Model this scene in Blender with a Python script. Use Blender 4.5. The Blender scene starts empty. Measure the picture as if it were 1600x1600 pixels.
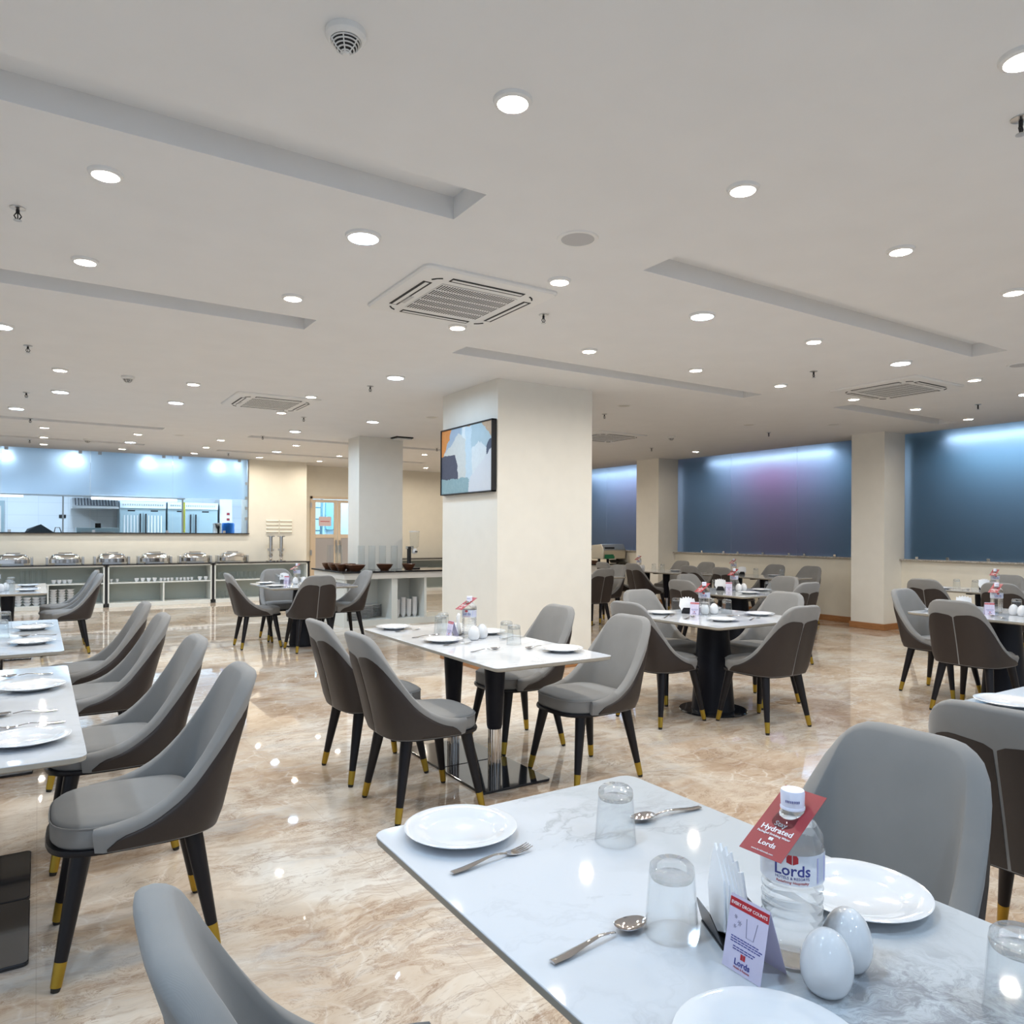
import bpy, bmesh, math, random
from mathutils import Vector, Matrix
PI = math.pi
random.seed(7)
sc = bpy.context.scene
COL = sc.collection
CH = 2.98      # ceiling height
ZT = 0.76      # table height

# ------------------------------------------------------------------ camera
cam = bpy.data.cameras.new('camera'); camo = bpy.data.objects.new('camera', cam); COL.objects.link(camo)
sc.camera = camo
YAW = math.radians(32.665); ROLL = math.radians(0.2884)
F = Vector((math.sin(YAW), math.cos(YAW), 0)); R = Vector((math.cos(YAW), -math.sin(YAW), 0)); U = Vector((0, 0, 1))
R2 = math.cos(ROLL) * R + math.sin(ROLL) * U; U2 = -math.sin(ROLL) * R + math.cos(ROLL) * U
m3 = Matrix((R2, U2, -F)).transposed()
camo.matrix_world = Matrix.Translation((0, 0, 1.42)) @ m3.to_4x4()
cam.sensor_width = 36; cam.lens = 36 * 1154.4 / 1600
cam.shift_y = 34.1 / 1600
cam.clip_start = 0.02
# ------------------------------------------------------------------ world, exposure
w = bpy.data.worlds.new('world'); sc.world = w; w.use_nodes = True
w.node_tree.nodes['Background'].inputs[0].default_value = (0.70, 0.83, 1.0, 1)
w.node_tree.nodes['Background'].inputs[1].default_value = 0.55
sc.view_settings.view_transform = 'Standard'
sc.view_settings.look = 'None'
sc.view_settings.exposure = 0.50
sc.view_settings.gamma = 1.0
sc.view_settings.use_curve_mapping = False
sc.cycles.max_bounces = 10
sc.cycles.transparent_max_bounces = 12
sc.cycles.transmission_bounces = 8
sc.cycles.caustics_reflective = False
sc.cycles.caustics_refractive = False
sc.cycles.sample_clamp_indirect = 4.0
LAMP_W = 8.6
WARM = (1.0, 0.90, 0.76); COOL = (0.54, 0.76, 1.0)

# ------------------------------------------------------------------ materials
def mat(name, color=(.8, .8, .8), rough=.5, metal=0, spec=.5, trans=0, ior=1.45, emit=None, estr=0, coat=0, alpha=1):
    m = bpy.data.materials.new(name); m.use_nodes = True
    b = m.node_tree.nodes['Principled BSDF']
    b.inputs['Base Color'].default_value = (*color, 1); b.inputs['Roughness'].default_value = rough
    b.inputs['Metallic'].default_value = metal; b.inputs['Specular IOR Level'].default_value = spec
    b.inputs['Transmission Weight'].default_value = trans; b.inputs['IOR'].default_value = ior
    b.inputs['Coat Weight'].default_value = coat; b.inputs['Alpha'].default_value = alpha
    if emit: b.inputs['Emission Color'].default_value = (*emit, 1); b.inputs['Emission Strength'].default_value = estr
    return m
class N:
    """tiny node helper"""
    def __init__(s, m): s.t = m.node_tree; s.n = s.t.nodes; s.l = s.t.links; s.b = s.n['Principled BSDF']
    def add(s, typ, ins=None, **kw):
        n = s.n.new(typ)
        for k, v in kw.items(): setattr(n, k, v)
        for k, v in (ins or {}).items():
            if isinstance(v, bpy.types.NodeSocket): s.l.new(v, n.inputs[k])
            else: n.inputs[k].default_value = v
        return n
    def coord(s, scale=(1, 1, 1), rot=(0, 0, 0), kind='Object'):
        c = s.add('ShaderNodeTexCoord'); return s.add('ShaderNodeMapping', {0: c.outputs[kind], 'Scale': scale, 'Rotation': rot}).outputs[0]
    def noise(s, vec, scale, detail=4, rough=.5, dist=0):
        return s.add('ShaderNodeTexNoise', {'Vector': vec, 'Scale': scale, 'Detail': detail, 'Roughness': rough, 'Distortion': dist})
    def ramp(s, fac, stops):
        n = s.add('ShaderNodeValToRGB', {0: fac}); e = n.color_ramp.elements
        while len(e) > 1: e.remove(e[0])
        for i, (p, c) in enumerate(stops):
            el = e[0] if i == 0 else e.new(p)
            el.position = p; el.color = (*c, 1) if len(c) == 3 else c
        return n.outputs[0]
    def mix(s, f, a, b, mode='MIX'):
        n = s.add('ShaderNodeMix', data_type='RGBA', blend_type=mode)
        for k, v in ((0, f), (6, a), (7, b)):
            if isinstance(v, bpy.types.NodeSocket): s.l.new(v, n.inputs[k])
            else: n.inputs[k].default_value = v if k == 0 else (*v, 1)
        return n.outputs[2]
    def math(s, op, a, b=0):
        n = s.add('ShaderNodeMath', operation=op)
        for k, v in ((0, a), (1, b)):
            if isinstance(v, bpy.types.NodeSocket): s.l.new(v, n.inputs[k])
            else: n.inputs[k].default_value = v
        return n.outputs[0]
    def color(s, sock): s.l.new(sock, s.b.inputs['Base Color'])
    def bump(s, h, strength=.2, dist=.01):
        n = s.add('ShaderNodeBump', {'Height': h, 'Strength': strength, 'Distance': dist}); s.l.new(n.outputs[0], s.b.inputs['Normal'])

def bump_mat(name, color, rough, scale, strength, **kw):
    m = mat(name, color, rough, **kw); n = N(m); v = n.coord()
    n.bump(n.noise(v, scale, 3).outputs[0], strength, .002)
    nn = n.noise(v, scale * .1, 3)
    n.color(n.mix(nn.outputs[0], tuple(c * .96 for c in color), tuple(min(1, c * 1.04) for c in color)))
    return m
M_CEIL = bump_mat('ceiling_paint', (.79, .795, .80), .7, 30, .05)
M_WALL = bump_mat('cream_paint', (.79, .75, .65), .55, 60, .1)
M_PILLAR = bump_mat('pillar_paint', (.79, .77, .71), .55, 60, .1)
M_WHITE = mat('white_lacquer', (.80, .80, .78), .35)
M_SHELF = mat('shelf_laminate', (.70, .73, .71), .4)
M_SHELFIN = mat('grey_green_laminate', (.47, .52, .49), .5)
M_BLACKTOP = mat('black_granite', (.015, .015, .018), .12)
M_CHROME = mat('polished_steel', (.72, .70, .68), .08, 1)
M_STEEL = mat('brushed_steel', (.55, .56, .57), .28, 1)
M_CUTLERY = mat('cutlery_steel', (.62, .60, .60), .05, 1)
M_DARKLEG = mat('dark_stained_wood', (.008, .007, .009), .34, spec=.35)
M_GOLD = mat('brass_tip', (.42, .28, .04), .32, .8)
M_FOOT = mat('rubber_foot', (.02, .018, .015), .6)
M_BLACKGL = mat('black_gloss_metal', (.022, .024, .03), .08, .3, coat=.5)
M_PED = mat('satin_black_metal', (.006, .007, .013), .45, spec=.3)
M_PORC = mat('white_porcelain', (.70, .71, .73), .08, coat=.4)
M_PLASTW = mat('white_plastic', (.78, .78, .77), .4)
M_DARK = mat('dark_slot', (.012, .012, .014), .6)
M_GREYPL = mat('grey_plastic', (.55, .55, .55), .5)
def thin(name, tint, rough=0.0, ior=1.5):
    m = bpy.data.materials.new(name); m.use_nodes = True; t = m.node_tree; t.nodes.remove(t.nodes['Principled BSDF'])
    lw = t.nodes.new('ShaderNodeLayerWeight'); lw.inputs[0].default_value = .5
    pw = t.nodes.new('ShaderNodeMath'); pw.operation = 'POWER'; pw.inputs[1].default_value = 5.0; t.links.new(lw.outputs['Facing'], pw.inputs[0])
    fr = t.nodes.new('ShaderNodeMath'); fr.operation = 'MULTIPLY_ADD'; fr.inputs[1].default_value = .62; fr.inputs[2].default_value = .035; t.links.new(pw.outputs[0], fr.inputs[0])
    tr = t.nodes.new('ShaderNodeBsdfTransparent'); tr.inputs[0].default_value = (*tint, 1)
    gl = t.nodes.new('ShaderNodeBsdfGlossy'); gl.inputs['Roughness'].default_value = rough
    mx = t.nodes.new('ShaderNodeMixShader'); t.links.new(fr.outputs[0], mx.inputs[0]); t.links.new(tr.outputs[0], mx.inputs[1]); t.links.new(gl.outputs[0], mx.inputs[2])
    t.links.new(mx.outputs[0], t.nodes['Material Output'].inputs[0]); return m
M_GLASS = thin('clear_glass', (.97, .98, .985)); M_THICK = thin('thick_glass', (.97, .98, .985)); _t = M_THICK.node_tree; _o = _t.nodes['Material Output']; _old = _o.inputs[0].links[0].from_socket
_g = _t.nodes.new('ShaderNodeBsdfGlass'); _g.inputs['IOR'].default_value = 1.5; _m = _t.nodes.new('ShaderNodeMixShader'); _m.inputs[0].default_value = .35
_t.links.new(_old, _m.inputs[1]); _t.links.new(_g.outputs[0], _m.inputs[2]); _t.links.new(_m.outputs[0], _o.inputs[0])
M_WATERB = thin('bottle_plastic', (.93, .96, .98)); _t = M_WATERB.node_tree; _o = _t.nodes['Material Output']; _old = _o.inputs[0].links[0].from_socket
_g = _t.nodes.new('ShaderNodeBsdfGlass'); _g.inputs['IOR'].default_value = 1.3; _g.inputs['Roughness'].default_value = .02; _m = _t.nodes.new('ShaderNodeMixShader'); _m.inputs[0].default_value = .58
_t.links.new(_old, _m.inputs[1]); _t.links.new(_g.outputs[0], _m.inputs[2]); _t.links.new(_m.outputs[0], _o.inputs[0])
M_CAP = mat('bottle_cap', (.80, .81, .93), .3)
M_NAPKIN = mat('paper_napkin', (.85, .86, .88), .8)
M_RED = mat('red_card', (.30, .03, .038), .45)
M_REDP = mat('red_print', (.45, .02, .03), .5)
M_LILAC = mat('lilac_card', (.62, .58, .74), .45)
M_INK = mat('blue_ink', (.05, .06, .28), .5)
M_WTXT = mat('white_print', (.85, .82, .84), .5)
M_LABEL = mat('label_film', (.70, .74, .84), .35, trans=.0, alpha=.72)
M_WOOD = None
M_DIFF = {}
for k, c in (('warm', (1.0, .86, .66)), ('cool', (.80, .90, 1.0))):
    m_ = mat('lamp_diffuser_' + k, (.9, .9, .9), .5, emit=c, estr=14); M_DIFF[k] = m_
    try: m_.cycles.emission_sampling = 'NONE'
    except Exception: pass
M_UNLIT = mat('unlit_disc', (.62, .61, .58), .5)

def fabric(name, c, scale=900):
    m = mat(name, c, .85, spec=.25); n = N(m); v = n.coord(rot=(0.3, 0.4, .7))
    wv = n.add('ShaderNodeTexWave', {'Vector': v, 'Scale': 190, 'Distortion': 1.0, 'Detail': 1})
    n.bump(wv.outputs[1], .10, .0006)
    ns = n.noise(v, 9, 3)
    n.color(n.mix(ns.outputs[0], tuple(x * .92 for x in c), tuple(x * 1.08 for x in c)))
    n.b.inputs['Sheen Weight'].default_value = .15
    return m
M_FAB = fabric('grey_upholstery', (.235, .232, .228))
M_LEATH = bump_mat('brown_leatherette', (.028, .020, .0175), .48, 250, .12)

def wood(name, c1, c2, rough=.35):
    m = mat(name, c1, rough); n = N(m); v = n.coord((1, 1, 8))
    w_ = n.noise(v, 4, 5, .6, 1.5)
    n.color(n.ramp(w_.outputs[0], [(.3, c1), (.7, c2)])); return m
M_BOWL = wood('dark_turned_wood', (.055, .022, .012), (.16, .065, .03), .3)
M_SKIRT = wood('oak_skirting', (.30, .13, .045), (.42, .20, .08), .4)

def marble_floor():
    m = mat('breccia_marble_floor', (.6, .5, .4), .02, spec=.6); n = N(m)
    v = n.coord()
    warp = n.noise(v, 1.6, 4, .6)
    vw = n.add('ShaderNodeMix', data_type='VECTOR'); n.l.new(v, vw.inputs[4]); n.l.new(warp.outputs[1], vw.inputs[5]); vw.inputs[0].default_value = .22
    V = vw.outputs[1]
    big = n.noise(V, 1.3, 6, .62, .8)
    base = n.ramp(big.outputs[0], [(.32, (.40, .285, .195)), (.43, (.55, .435, .33)), (.54, (.66, .575, .48)), (.68, (.75, .71, .65))])
    vo = n.add('ShaderNodeTexVoronoi', {'Vector': V, 'Scale': 9.0, 'Randomness': 1.0}, feature='DISTANCE_TO_EDGE')
    cream = n.ramp(vo.outputs[0], [(0, (1, 1, 1)), (.03, (.4, .4, .4)), (.07, (0, 0, 0))])
    cm = n.ramp(n.noise(v, 2.6, 3).outputs[0], [(.45, (0, 0, 0)), (.6, (1, 1, 1))])
    base = n.mix(n.math('MULTIPLY', n.math('MULTIPLY', cream, cm), .55), base, (.80, .76, .70))
    mapd = n.add('ShaderNodeMapping', {0: V, 'Scale': (1.0, 2.8, 1), 'Rotation': (0, 0, .45)}).outputs[0]
    br = n.noise(mapd, 4.2, 10, .72, 1.4)
    brm = n.ramp(br.outputs[0], [(.49, (0, 0, 0)), (.56, (.55, .55, .55)), (.59, (.1, .1, .1)), (.615, (1, 1, 1)), (.65, (.35, .35, .35)), (.75, (1, 1, 1))])
    msk = n.ramp(n.noise(v, 1.3, 4).outputs[0], [(.36, (.2, .2, .2)), (.56, (1, 1, 1))])
    base = n.mix(n.math('MULTIPLY', n.math('MULTIPLY', brm, msk), .78), base, (.27, .145, .075))
    vn = n.noise(mapd, 7, 9, .72, .8)
    ln = n.ramp(n.math('ABSOLUTE', n.math('SUBTRACT', vn.outputs[0], .5)), [(0, (1, 1, 1)), (.014, (0, 0, 0))])
    lm = n.ramp(n.noise(v, 3.1, 2).outputs[0], [(.42, (0, 0, 0)), (.58, (1, 1, 1))])
    base = n.mix(n.math('MULTIPLY', n.math('MULTIPLY', ln, lm), .75), base, (.20, .11, .065))
    gl = n.noise(mapd, 2.2, 6, .65, .5)
    base = n.mix(n.math('MULTIPLY', n.ramp(gl.outputs[0], [(.54, (0, 0, 0)), (.66, (1, 1, 1))]), .5), base, (.56, .55, .54))
    bk = n.add('ShaderNodeTexBrick', {'Vector': v, 'Color1': (0, 0, 0, 1), 'Color2': (0, 0, 0, 1), 'Mortar': (1, 1, 1, 1), 'Scale': 1.0, 'Mortar Size': .0016, 'Brick Width': 1.2, 'Row Height': 1.2, 'Mortar Smooth': .1}, offset=0.0)
    base = n.mix(n.math('MULTIPLY', bk.outputs[0], .28), base, (.30, .24, .19))
    n.color(base)
    return m
M_FLOOR = marble_floor()

def marble_top():
    m = mat('white_veined_marble', (.8, .8, .82), .035, spec=.55); n = N(m)
    c = n.add('ShaderNodeTexCoord'); oi = n.add('ShaderNodeObjectInfo')
    v = n.add('ShaderNodeVectorMath', {0: c.outputs['Object'], 1: oi.outputs['Location']}, operation='ADD').outputs[0]
    warp = n.noise(v, 2.0, 5, .6)
    vw = n.add('ShaderNodeMix', data_type='VECTOR'); n.l.new(v, vw.inputs[4]); n.l.new(warp.outputs[1], vw.inputs[5]); vw.inputs[0].default_value = .35
    V = vw.outputs[1]
    cloud = n.noise(V, 1.4, 4, .5)
    base = n.ramp(cloud.outputs[0], [(.40, (.50, .525, .55)), (.47, (.57, .59, .62)), (.52, (.62, .64, .675))])
    a = n.noise(n.add('ShaderNodeMapping', {0: V, 'Rotation': (0, 0, .8), 'Scale': (1, 2.2, 1)}).outputs[0], 1.6, 9, .6, .4)
    ln = n.ramp(n.math('ABSOLUTE', n.math('SUBTRACT', a.outputs[0], .5)), [(0, (1, 1, 1)), (.006, (.45, .45, .45)), (.022, (0, 0, 0))])
    vm = n.ramp(n.noise(v, 1.9, 2).outputs[0], [(.38, (.25, .25, .25)), (.55, (1, 1, 1))])
    base = n.mix(n.math('MULTIPLY', n.math('MULTIPLY', ln, vm), .62), base, (.36, .37, .39))
    d = n.noise(V, 9, 9, .75, .5)
    dm = n.ramp(d.outputs[0], [(.50, (0, 0, 0)), (.60, (1, 1, 1))])
    pm = n.ramp(n.noise(v, 1.7, 2).outputs[0], [(.60, (0, 0, 0)), (.70, (1, 1, 1))])
    base = n.mix(n.math('MULTIPLY', n.math('MULTIPLY', dm, pm), .8), base, (.24, .24, .26))
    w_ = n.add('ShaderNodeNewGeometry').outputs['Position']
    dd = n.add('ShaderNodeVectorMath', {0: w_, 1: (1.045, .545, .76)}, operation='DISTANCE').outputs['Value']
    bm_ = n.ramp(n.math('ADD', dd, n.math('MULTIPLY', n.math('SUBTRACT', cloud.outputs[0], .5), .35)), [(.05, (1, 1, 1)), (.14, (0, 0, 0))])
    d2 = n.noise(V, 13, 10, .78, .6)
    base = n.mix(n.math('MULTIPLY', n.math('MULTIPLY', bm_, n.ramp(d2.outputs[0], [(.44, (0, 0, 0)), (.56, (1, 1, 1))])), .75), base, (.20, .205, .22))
    n.color(base); return m
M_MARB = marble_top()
M_EDGE = mat('marble_edge', (.36, .33, .28), .4)

ORD = ['first', 'second', 'third', 'fourth', 'fifth', 'sixth', 'seventh', 'eighth', 'ninth', 'tenth', 'eleventh', 'twelfth', 'thirteenth', 'fourteenth']
# ------------------------------------------------------------------ mesh builder
class MB:
    def __init__(s): s.v = []; s.f = []; s.m = []
    def add(s, vs, fs, mi=0):
        o = len(s.v); s.v += [tuple(p) for p in vs]; s.f += [tuple(i + o for i in f) for f in fs]; s.m += [mi] * len(fs); return s
    def box(s, x0, x1, y0, y1, z0, z1, mi=0):
        vs = [(x0, y0, z0), (x1, y0, z0), (x1, y1, z0), (x0, y1, z0), (x0, y0, z1), (x1, y0, z1), (x1, y1, z1), (x0, y1, z1)]
        return s.add(vs, [(0, 3, 2, 1), (4, 5, 6, 7), (0, 1, 5, 4), (1, 2, 6, 5), (2, 3, 7, 6), (3, 0, 4, 7)], mi)
    def lathe(s, prof, n=24, c=(0, 0, 0), mi=0, closed=False, flip=False, sx=1, sy=1):
        vs = []; fs = []
        for r, z in prof:
            for i in range(n):
                a = 2 * PI * i / n; vs.append((c[0] + r * math.cos(a) * sx, c[1] + r * math.sin(a) * sy, c[2] + z))
        k = len(prof)
        for j in range(k if closed else k - 1):
            j2 = (j + 1) % k
            for i in range(n):
                i2 = (i + 1) % n; q = (j * n + i, j * n + i2, j2 * n + i2, j2 * n + i); fs.append(q[::-1] if flip else q)
        return s.add(vs, fs, mi)
    def tube(s, pts, r, n=10, mi=0, cap=True):
        pts = [Vector(p) for p in pts]; vs = []; fs = []
        rs = r if isinstance(r, (list, tuple)) else [r] * len(pts)
        for j, p in enumerate(pts):
            d = (pts[min(j + 1, len(pts) - 1)] - pts[max(j - 1, 0)]).normalized()
            a = d.orthogonal().normalized() if j == 0 else (pa - d * pa.dot(d)).normalized()
            pa = a; b = d.cross(a)
            for i in range(n):
                t = 2 * PI * i / n; vs.append(p + (a * math.cos(t) + b * math.sin(t)) * rs[j])
        for j in range(len(pts) - 1):
            for i in range(n):
                i2 = (i + 1) % n; fs.append((j * n + i, j * n + i2, (j + 1) * n + i2, (j + 1) * n + i))
        if cap: fs.append(tuple(range(n))[::-1]); fs.append(tuple(range((len(pts) - 1) * n, len(pts) * n)))
        return s.add(vs, fs, mi)
    def prism(s, outline, z0, z1, mi=0):
        n = len(outline)
        vs = [(x, y, z0) for x, y in outline] + [(x, y, z1) for x, y in outline]
        fs = [tuple(range(n))[::-1], tuple(range(n, 2 * n))] + [(i, (i + 1) % n, n + (i + 1) % n, n + i) for i in range(n)]
        return s.add(vs, fs, mi)
    def rings(s, rings, mi=0, capa=True, capb=True):
        n = len(rings[0]); vs = [p for r in rings for p in r]; fs = []
        for j in range(len(rings) - 1):
            for i in range(n):
                i2 = (i + 1) % n; fs.append((j * n + i, j * n + i2, (j + 1) * n + i2, (j + 1) * n + i))
        if capa: fs.append(tuple(range(n))[::-1])
        if capb: fs.append(tuple(range((len(rings) - 1) * n, len(rings) * n)))
        return s.add(vs, fs, mi)
    def xf(s, M, i0=0):
        for i in range(i0, len(s.v)): s.v[i] = tuple(M @ Vector(s.v[i]))
        return s
    def build(s, name, mats, parent=None, smooth=None, bevel=0, loc=None, rz=0, seg=2):
        me = bpy.data.meshes.new(name); me.from_pydata(s.v, [], s.f)
        for m in (mats if isinstance(mats, (list, tuple)) else [mats]): me.materials.append(m)
        me.polygons.foreach_set('material_index', s.m)
        bm = bmesh.new(); bm.from_mesh(me); bmesh.ops.recalc_face_normals(bm, faces=bm.faces)
        if bevel: bmesh.ops.bevel(bm, geom=[e for e in bm.edges if e.calc_face_angle(0) > .6], offset=bevel, segments=seg, affect='EDGES', profile=.5)
        bm.to_mesh(me); bm.free()
        if smooth is not None:
            me.polygons.foreach_set('use_smooth', [True] * len(me.polygons))
            if smooth < 180: me.set_sharp_from_angle(angle=math.radians(smooth))
        o = bpy.data.objects.new(name, me); COL.objects.link(o)
        if parent: o.parent = parent
        if loc: o.location = loc
        if rz: o.rotation_euler.z = rz
        return o
def tag(o, label=None, cat=None, group=None, kind=None):
    if label: o['label'] = label
    if cat: o['category'] = cat
    if group: o['group'] = group
    if kind: o['kind'] = kind
    return o
def empty(name, loc=(0, 0, 0), rz=0):
    o = bpy.data.objects.new(name, None); COL.objects.link(o); o.location = loc; o.rotation_euler.z = rz
    o.empty_display_size = .05; return o
def S(o, label=None): return tag(o, label=label, kind='structure')
KIDS = {}
def clone(root, loc, rz=0, label=None, group=None, rot=None):
    kids = [c for c in COL.objects if c.parent == root] if root.name not in KIDS else KIDS[root.name]
    KIDS[root.name] = kids
    r = root.copy(); COL.objects.link(r); r.location = loc
    r.rotation_euler = rot if rot else (0, 0, rz)
    if label: r['label'] = label
    if group: r['group'] = group
    for k in kids:
        sub = KIDS.get(k.name)
        if sub is None: sub = [c for c in COL.objects if c.parent == k]; KIDS[k.name] = sub
        c = k.copy(); COL.objects.link(c); c.parent = r
        for g in sub:
            d = g.copy(); COL.objects.link(d); d.parent = c
    return r
class Proto:
    """first use moves the prototype itself, later uses copy it"""
    def __init__(s, root): s.root = root; s.used = []
    def put(s, loc, rz=0, label=None, group=None, rot=None): s.used.append((loc, rz, label, group, rot))
    def flush(s):
        first = None
        for i, (loc, rz, label, group, rot) in enumerate(s.used[1:]): clone(s.root, loc, rz, label, group, rot)
        loc, rz, label, group, rot = s.used[0]; r = s.root
        r.location = loc; r.rotation_euler = rot if rot else (0, 0, rz)
        if label: r['label'] = label
        if group: r['group'] = group
PROTOS = []
def proto(root): p = Proto(root); PROTOS.append(p); return p

def rrect(w, d, r, n=5, cx=0, cy=0):
    pts = []
    for (sx, sy, a0) in ((1, 1, 0), (-1, 1, PI / 2), (-1, -1, PI), (1, -1, 3 * PI / 2)):
        for i in range(n + 1):
            a = a0 + PI / 2 * i / n; pts.append((cx + sx * (w / 2 - r) + r * math.cos(a), cy + sy * (d / 2 - r) + r * math.sin(a)))
    return pts

def text_mb(s, size, thick=0.0004, align='CENTER', bold=False, shear=0):
    cu = bpy.data.curves.new('t', 'FONT'); cu.body = s; cu.size = size; cu.align_x = align; cu.extrude = thick; cu.shear = shear
    cu.resolution_u = 2
    if bold: cu.offset = size * .015
    o = bpy.data.objects.new('t', cu); COL.objects.link(o)
    dg = bpy.context.evaluated_depsgraph_get(); me = bpy.data.meshes.new_from_object(o.evaluated_get(dg))
    mb = MB(); mb.add([v.co[:] for v in me.vertices], [tuple(p.vertices) for p in me.polygons])
    bpy.data.objects.remove(o); bpy.data.curves.remove(cu); bpy.data.meshes.remove(me)
    return mb
def join(dst, src, M=None, mi=0):
    vs = [tuple(M @ Vector(p)) for p in src.v] if M else src.v
    dst.add(vs, src.f, mi); return dst

# ================================================================== STRUCTURE
X0, X1, Y0, Y1 = -6.5, 11.12, -5.0, 17.0
MB().box(X0, 12.6, Y0, 22.5, -.1, 0).build('floor', M_FLOOR); S(bpy.data.objects['floor'])
# ceiling with recessed slots
slots = [(X0 + .5, 1.73, 2.93, 3.25), (X0 + .5, 1.71, 5.34, 5.64), (3.0, 6.84, 2.98, 3.26), (3.0, 6.75, 5.40, 5.66), (8.15, 10.6, 5.22, 5.48),
         (X0 + .5, 1.59, 12.12, 12.38), (X0 + .5, 1.59, 14.55, 14.80), (2.87, 6.6, 12.25, 12.52), (2.85, 7.2, 14.72, 14.98)]
xs = sorted({X0, 12.6} | {a for s_ in slots for a in s_[:2]}); ys = sorted({Y0, Y1 + .2} | {a for s_ in slots for a in s_[2:]})
mb = MB()
for i in range(len(xs) - 1):
    for j in range(len(ys) - 1):
        cx_, cy_ = (xs[i] + xs[i + 1]) / 2, (ys[j] + ys[j + 1]) / 2
        if any(a < cx_ < b and c < cy_ < d for a, b, c, d in slots): continue
        mb.add([(xs[i], ys[j], CH), (xs[i + 1], ys[j], CH), (xs[i + 1], ys[j + 1], CH), (xs[i], ys[j + 1], CH)], [(0, 3, 2, 1)])
D = .11
for a, b, c, d in slots:
    vs = [(a, c, CH), (b, c, CH), (b, d, CH), (a, d, CH), (a, c, CH + D), (b, c, CH + D), (b, d, CH + D), (a, d, CH + D)]
    mb.add(vs, [(0, 1, 5, 4), (1, 2, 6, 5), (2, 3, 7, 6), (3, 0, 4, 7), (4, 5, 6, 7)])
mb.add([(X0, Y0, CH + .3), (12.6, Y0, CH + .3), (12.6, Y1 + .2, CH + .3), (X0, Y1 + .2, CH + .3)], [(0, 1, 2, 3)])
S(mb.build('ceiling', M_CEIL))
KY = 16.3
# kitchen wall: low wall under the opening, cream pier on the right
S(MB().box(X0, 3.78, KY, KY + .2, 0, 1.385).box(3.78, 5.02, KY, Y1, 0, CH + .2).build('wall_kitchen', M_WALL))
S(MB().box(5.02, 5.30, 16.95, 17.1, 0, CH + .2).box(5.30, 6.62, 16.95, 17.1, 2.27, CH + .2).box(6.62, 12.6, 16.95, 17.1, 0, CH + .2).build('wall_back', M_WALL))
S(MB().box(X0 - .15, X0, 3.6, 22.5, 0, CH + .2).build('wall_left', M_WALL))
# window wall on the right
mb = MB().box(11.12, 11.35, Y0, 17, 0, 1.045)
S(mb.build('wall_right', M_WALL))
pil = [(6.3, 6.83), (11.08, 11.74), (1.2, 1.75), (16.2, 16.95)]
for k, (a, b) in enumerate(pil):
    S(MB().box(10.65, 11.36, a, b, 0, CH).build('wall_pillar', M_PILLAR))
# free-standing pillars
S(MB().box(3.87, 5.075, 6.31, 7.5, 0, CH).build('pillar', M_PILLAR), 'large square pillar carrying the abstract painting')
S(MB().box(4.33, 5.09, 11.31, 11.80, 0, CH).build('pillar', M_PILLAR), 'narrower pillar rising through the bowl counter')
# skirting
def skirt(name, segs):
    mb = MB()
    for s_ in segs: mb.box(*s_, 0, .095)
    S(mb.build(name, M_SKIRT, bevel=.004))
skirt('baseboard_right', [(11.10, 11.13, Y0, 1.2), (11.10, 11.13, 1.75, 6.3), (11.10, 11.13, 6.83, 11.08), (11.10, 11.13, 11.74, 16.2)])
skirt('baseboard_wall_pillar', [s_ for a, b in pil[:3] for s_ in ((10.632, 10.65, a - .018, b + .018), (10.65, 11.12, a - .018, a), (10.65, 11.12, b, b + .018))])
skirt('baseboard_pillar', [(3.852, 3.87, 6.292, 7.518), (3.87, 5.075, 6.292, 6.31), (5.075, 5.093, 6.292, 7.518), (3.87, 5.075, 7.5, 7.518)])
# sill
def granite():
    m = mat('granite_sill', (.4, .37, .33), .25); n = N(m); v = n.coord()
    n.color(n.ramp(n.noise(v, 60, 4, .7).outputs[0], [(.35, (.18, .16, .14)), (.5, (.42, .38, .34)), (.65, (.62, .58, .52))])); return m
M_SILL = granite()
mb = MB()
for a, b in ((1.75, 6.3), (6.83, 11.08), (11.74, 16.2)): mb.box(11.06, 11.36, a, b, 1.045, 1.065)
S(mb.build('trim_1', M_SILL))
# light well behind the windows
def lightwell():
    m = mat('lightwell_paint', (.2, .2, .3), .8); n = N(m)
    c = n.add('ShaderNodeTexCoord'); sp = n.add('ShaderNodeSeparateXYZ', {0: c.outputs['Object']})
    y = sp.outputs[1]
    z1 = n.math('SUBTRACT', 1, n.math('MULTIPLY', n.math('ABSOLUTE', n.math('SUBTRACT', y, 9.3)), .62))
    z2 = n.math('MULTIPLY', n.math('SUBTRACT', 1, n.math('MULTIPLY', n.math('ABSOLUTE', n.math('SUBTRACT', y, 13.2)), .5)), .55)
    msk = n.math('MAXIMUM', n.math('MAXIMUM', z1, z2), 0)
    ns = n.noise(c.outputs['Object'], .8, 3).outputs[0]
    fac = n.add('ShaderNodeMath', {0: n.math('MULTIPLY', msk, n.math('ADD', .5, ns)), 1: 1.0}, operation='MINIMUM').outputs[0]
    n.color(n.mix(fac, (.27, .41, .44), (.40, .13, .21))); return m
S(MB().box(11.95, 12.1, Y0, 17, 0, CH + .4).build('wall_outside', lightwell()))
M_FROST = mat('frosted_blue_glass', (.72, .77, .85), .6, 0, .3, 1, 1.25)
wk = 0
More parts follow.
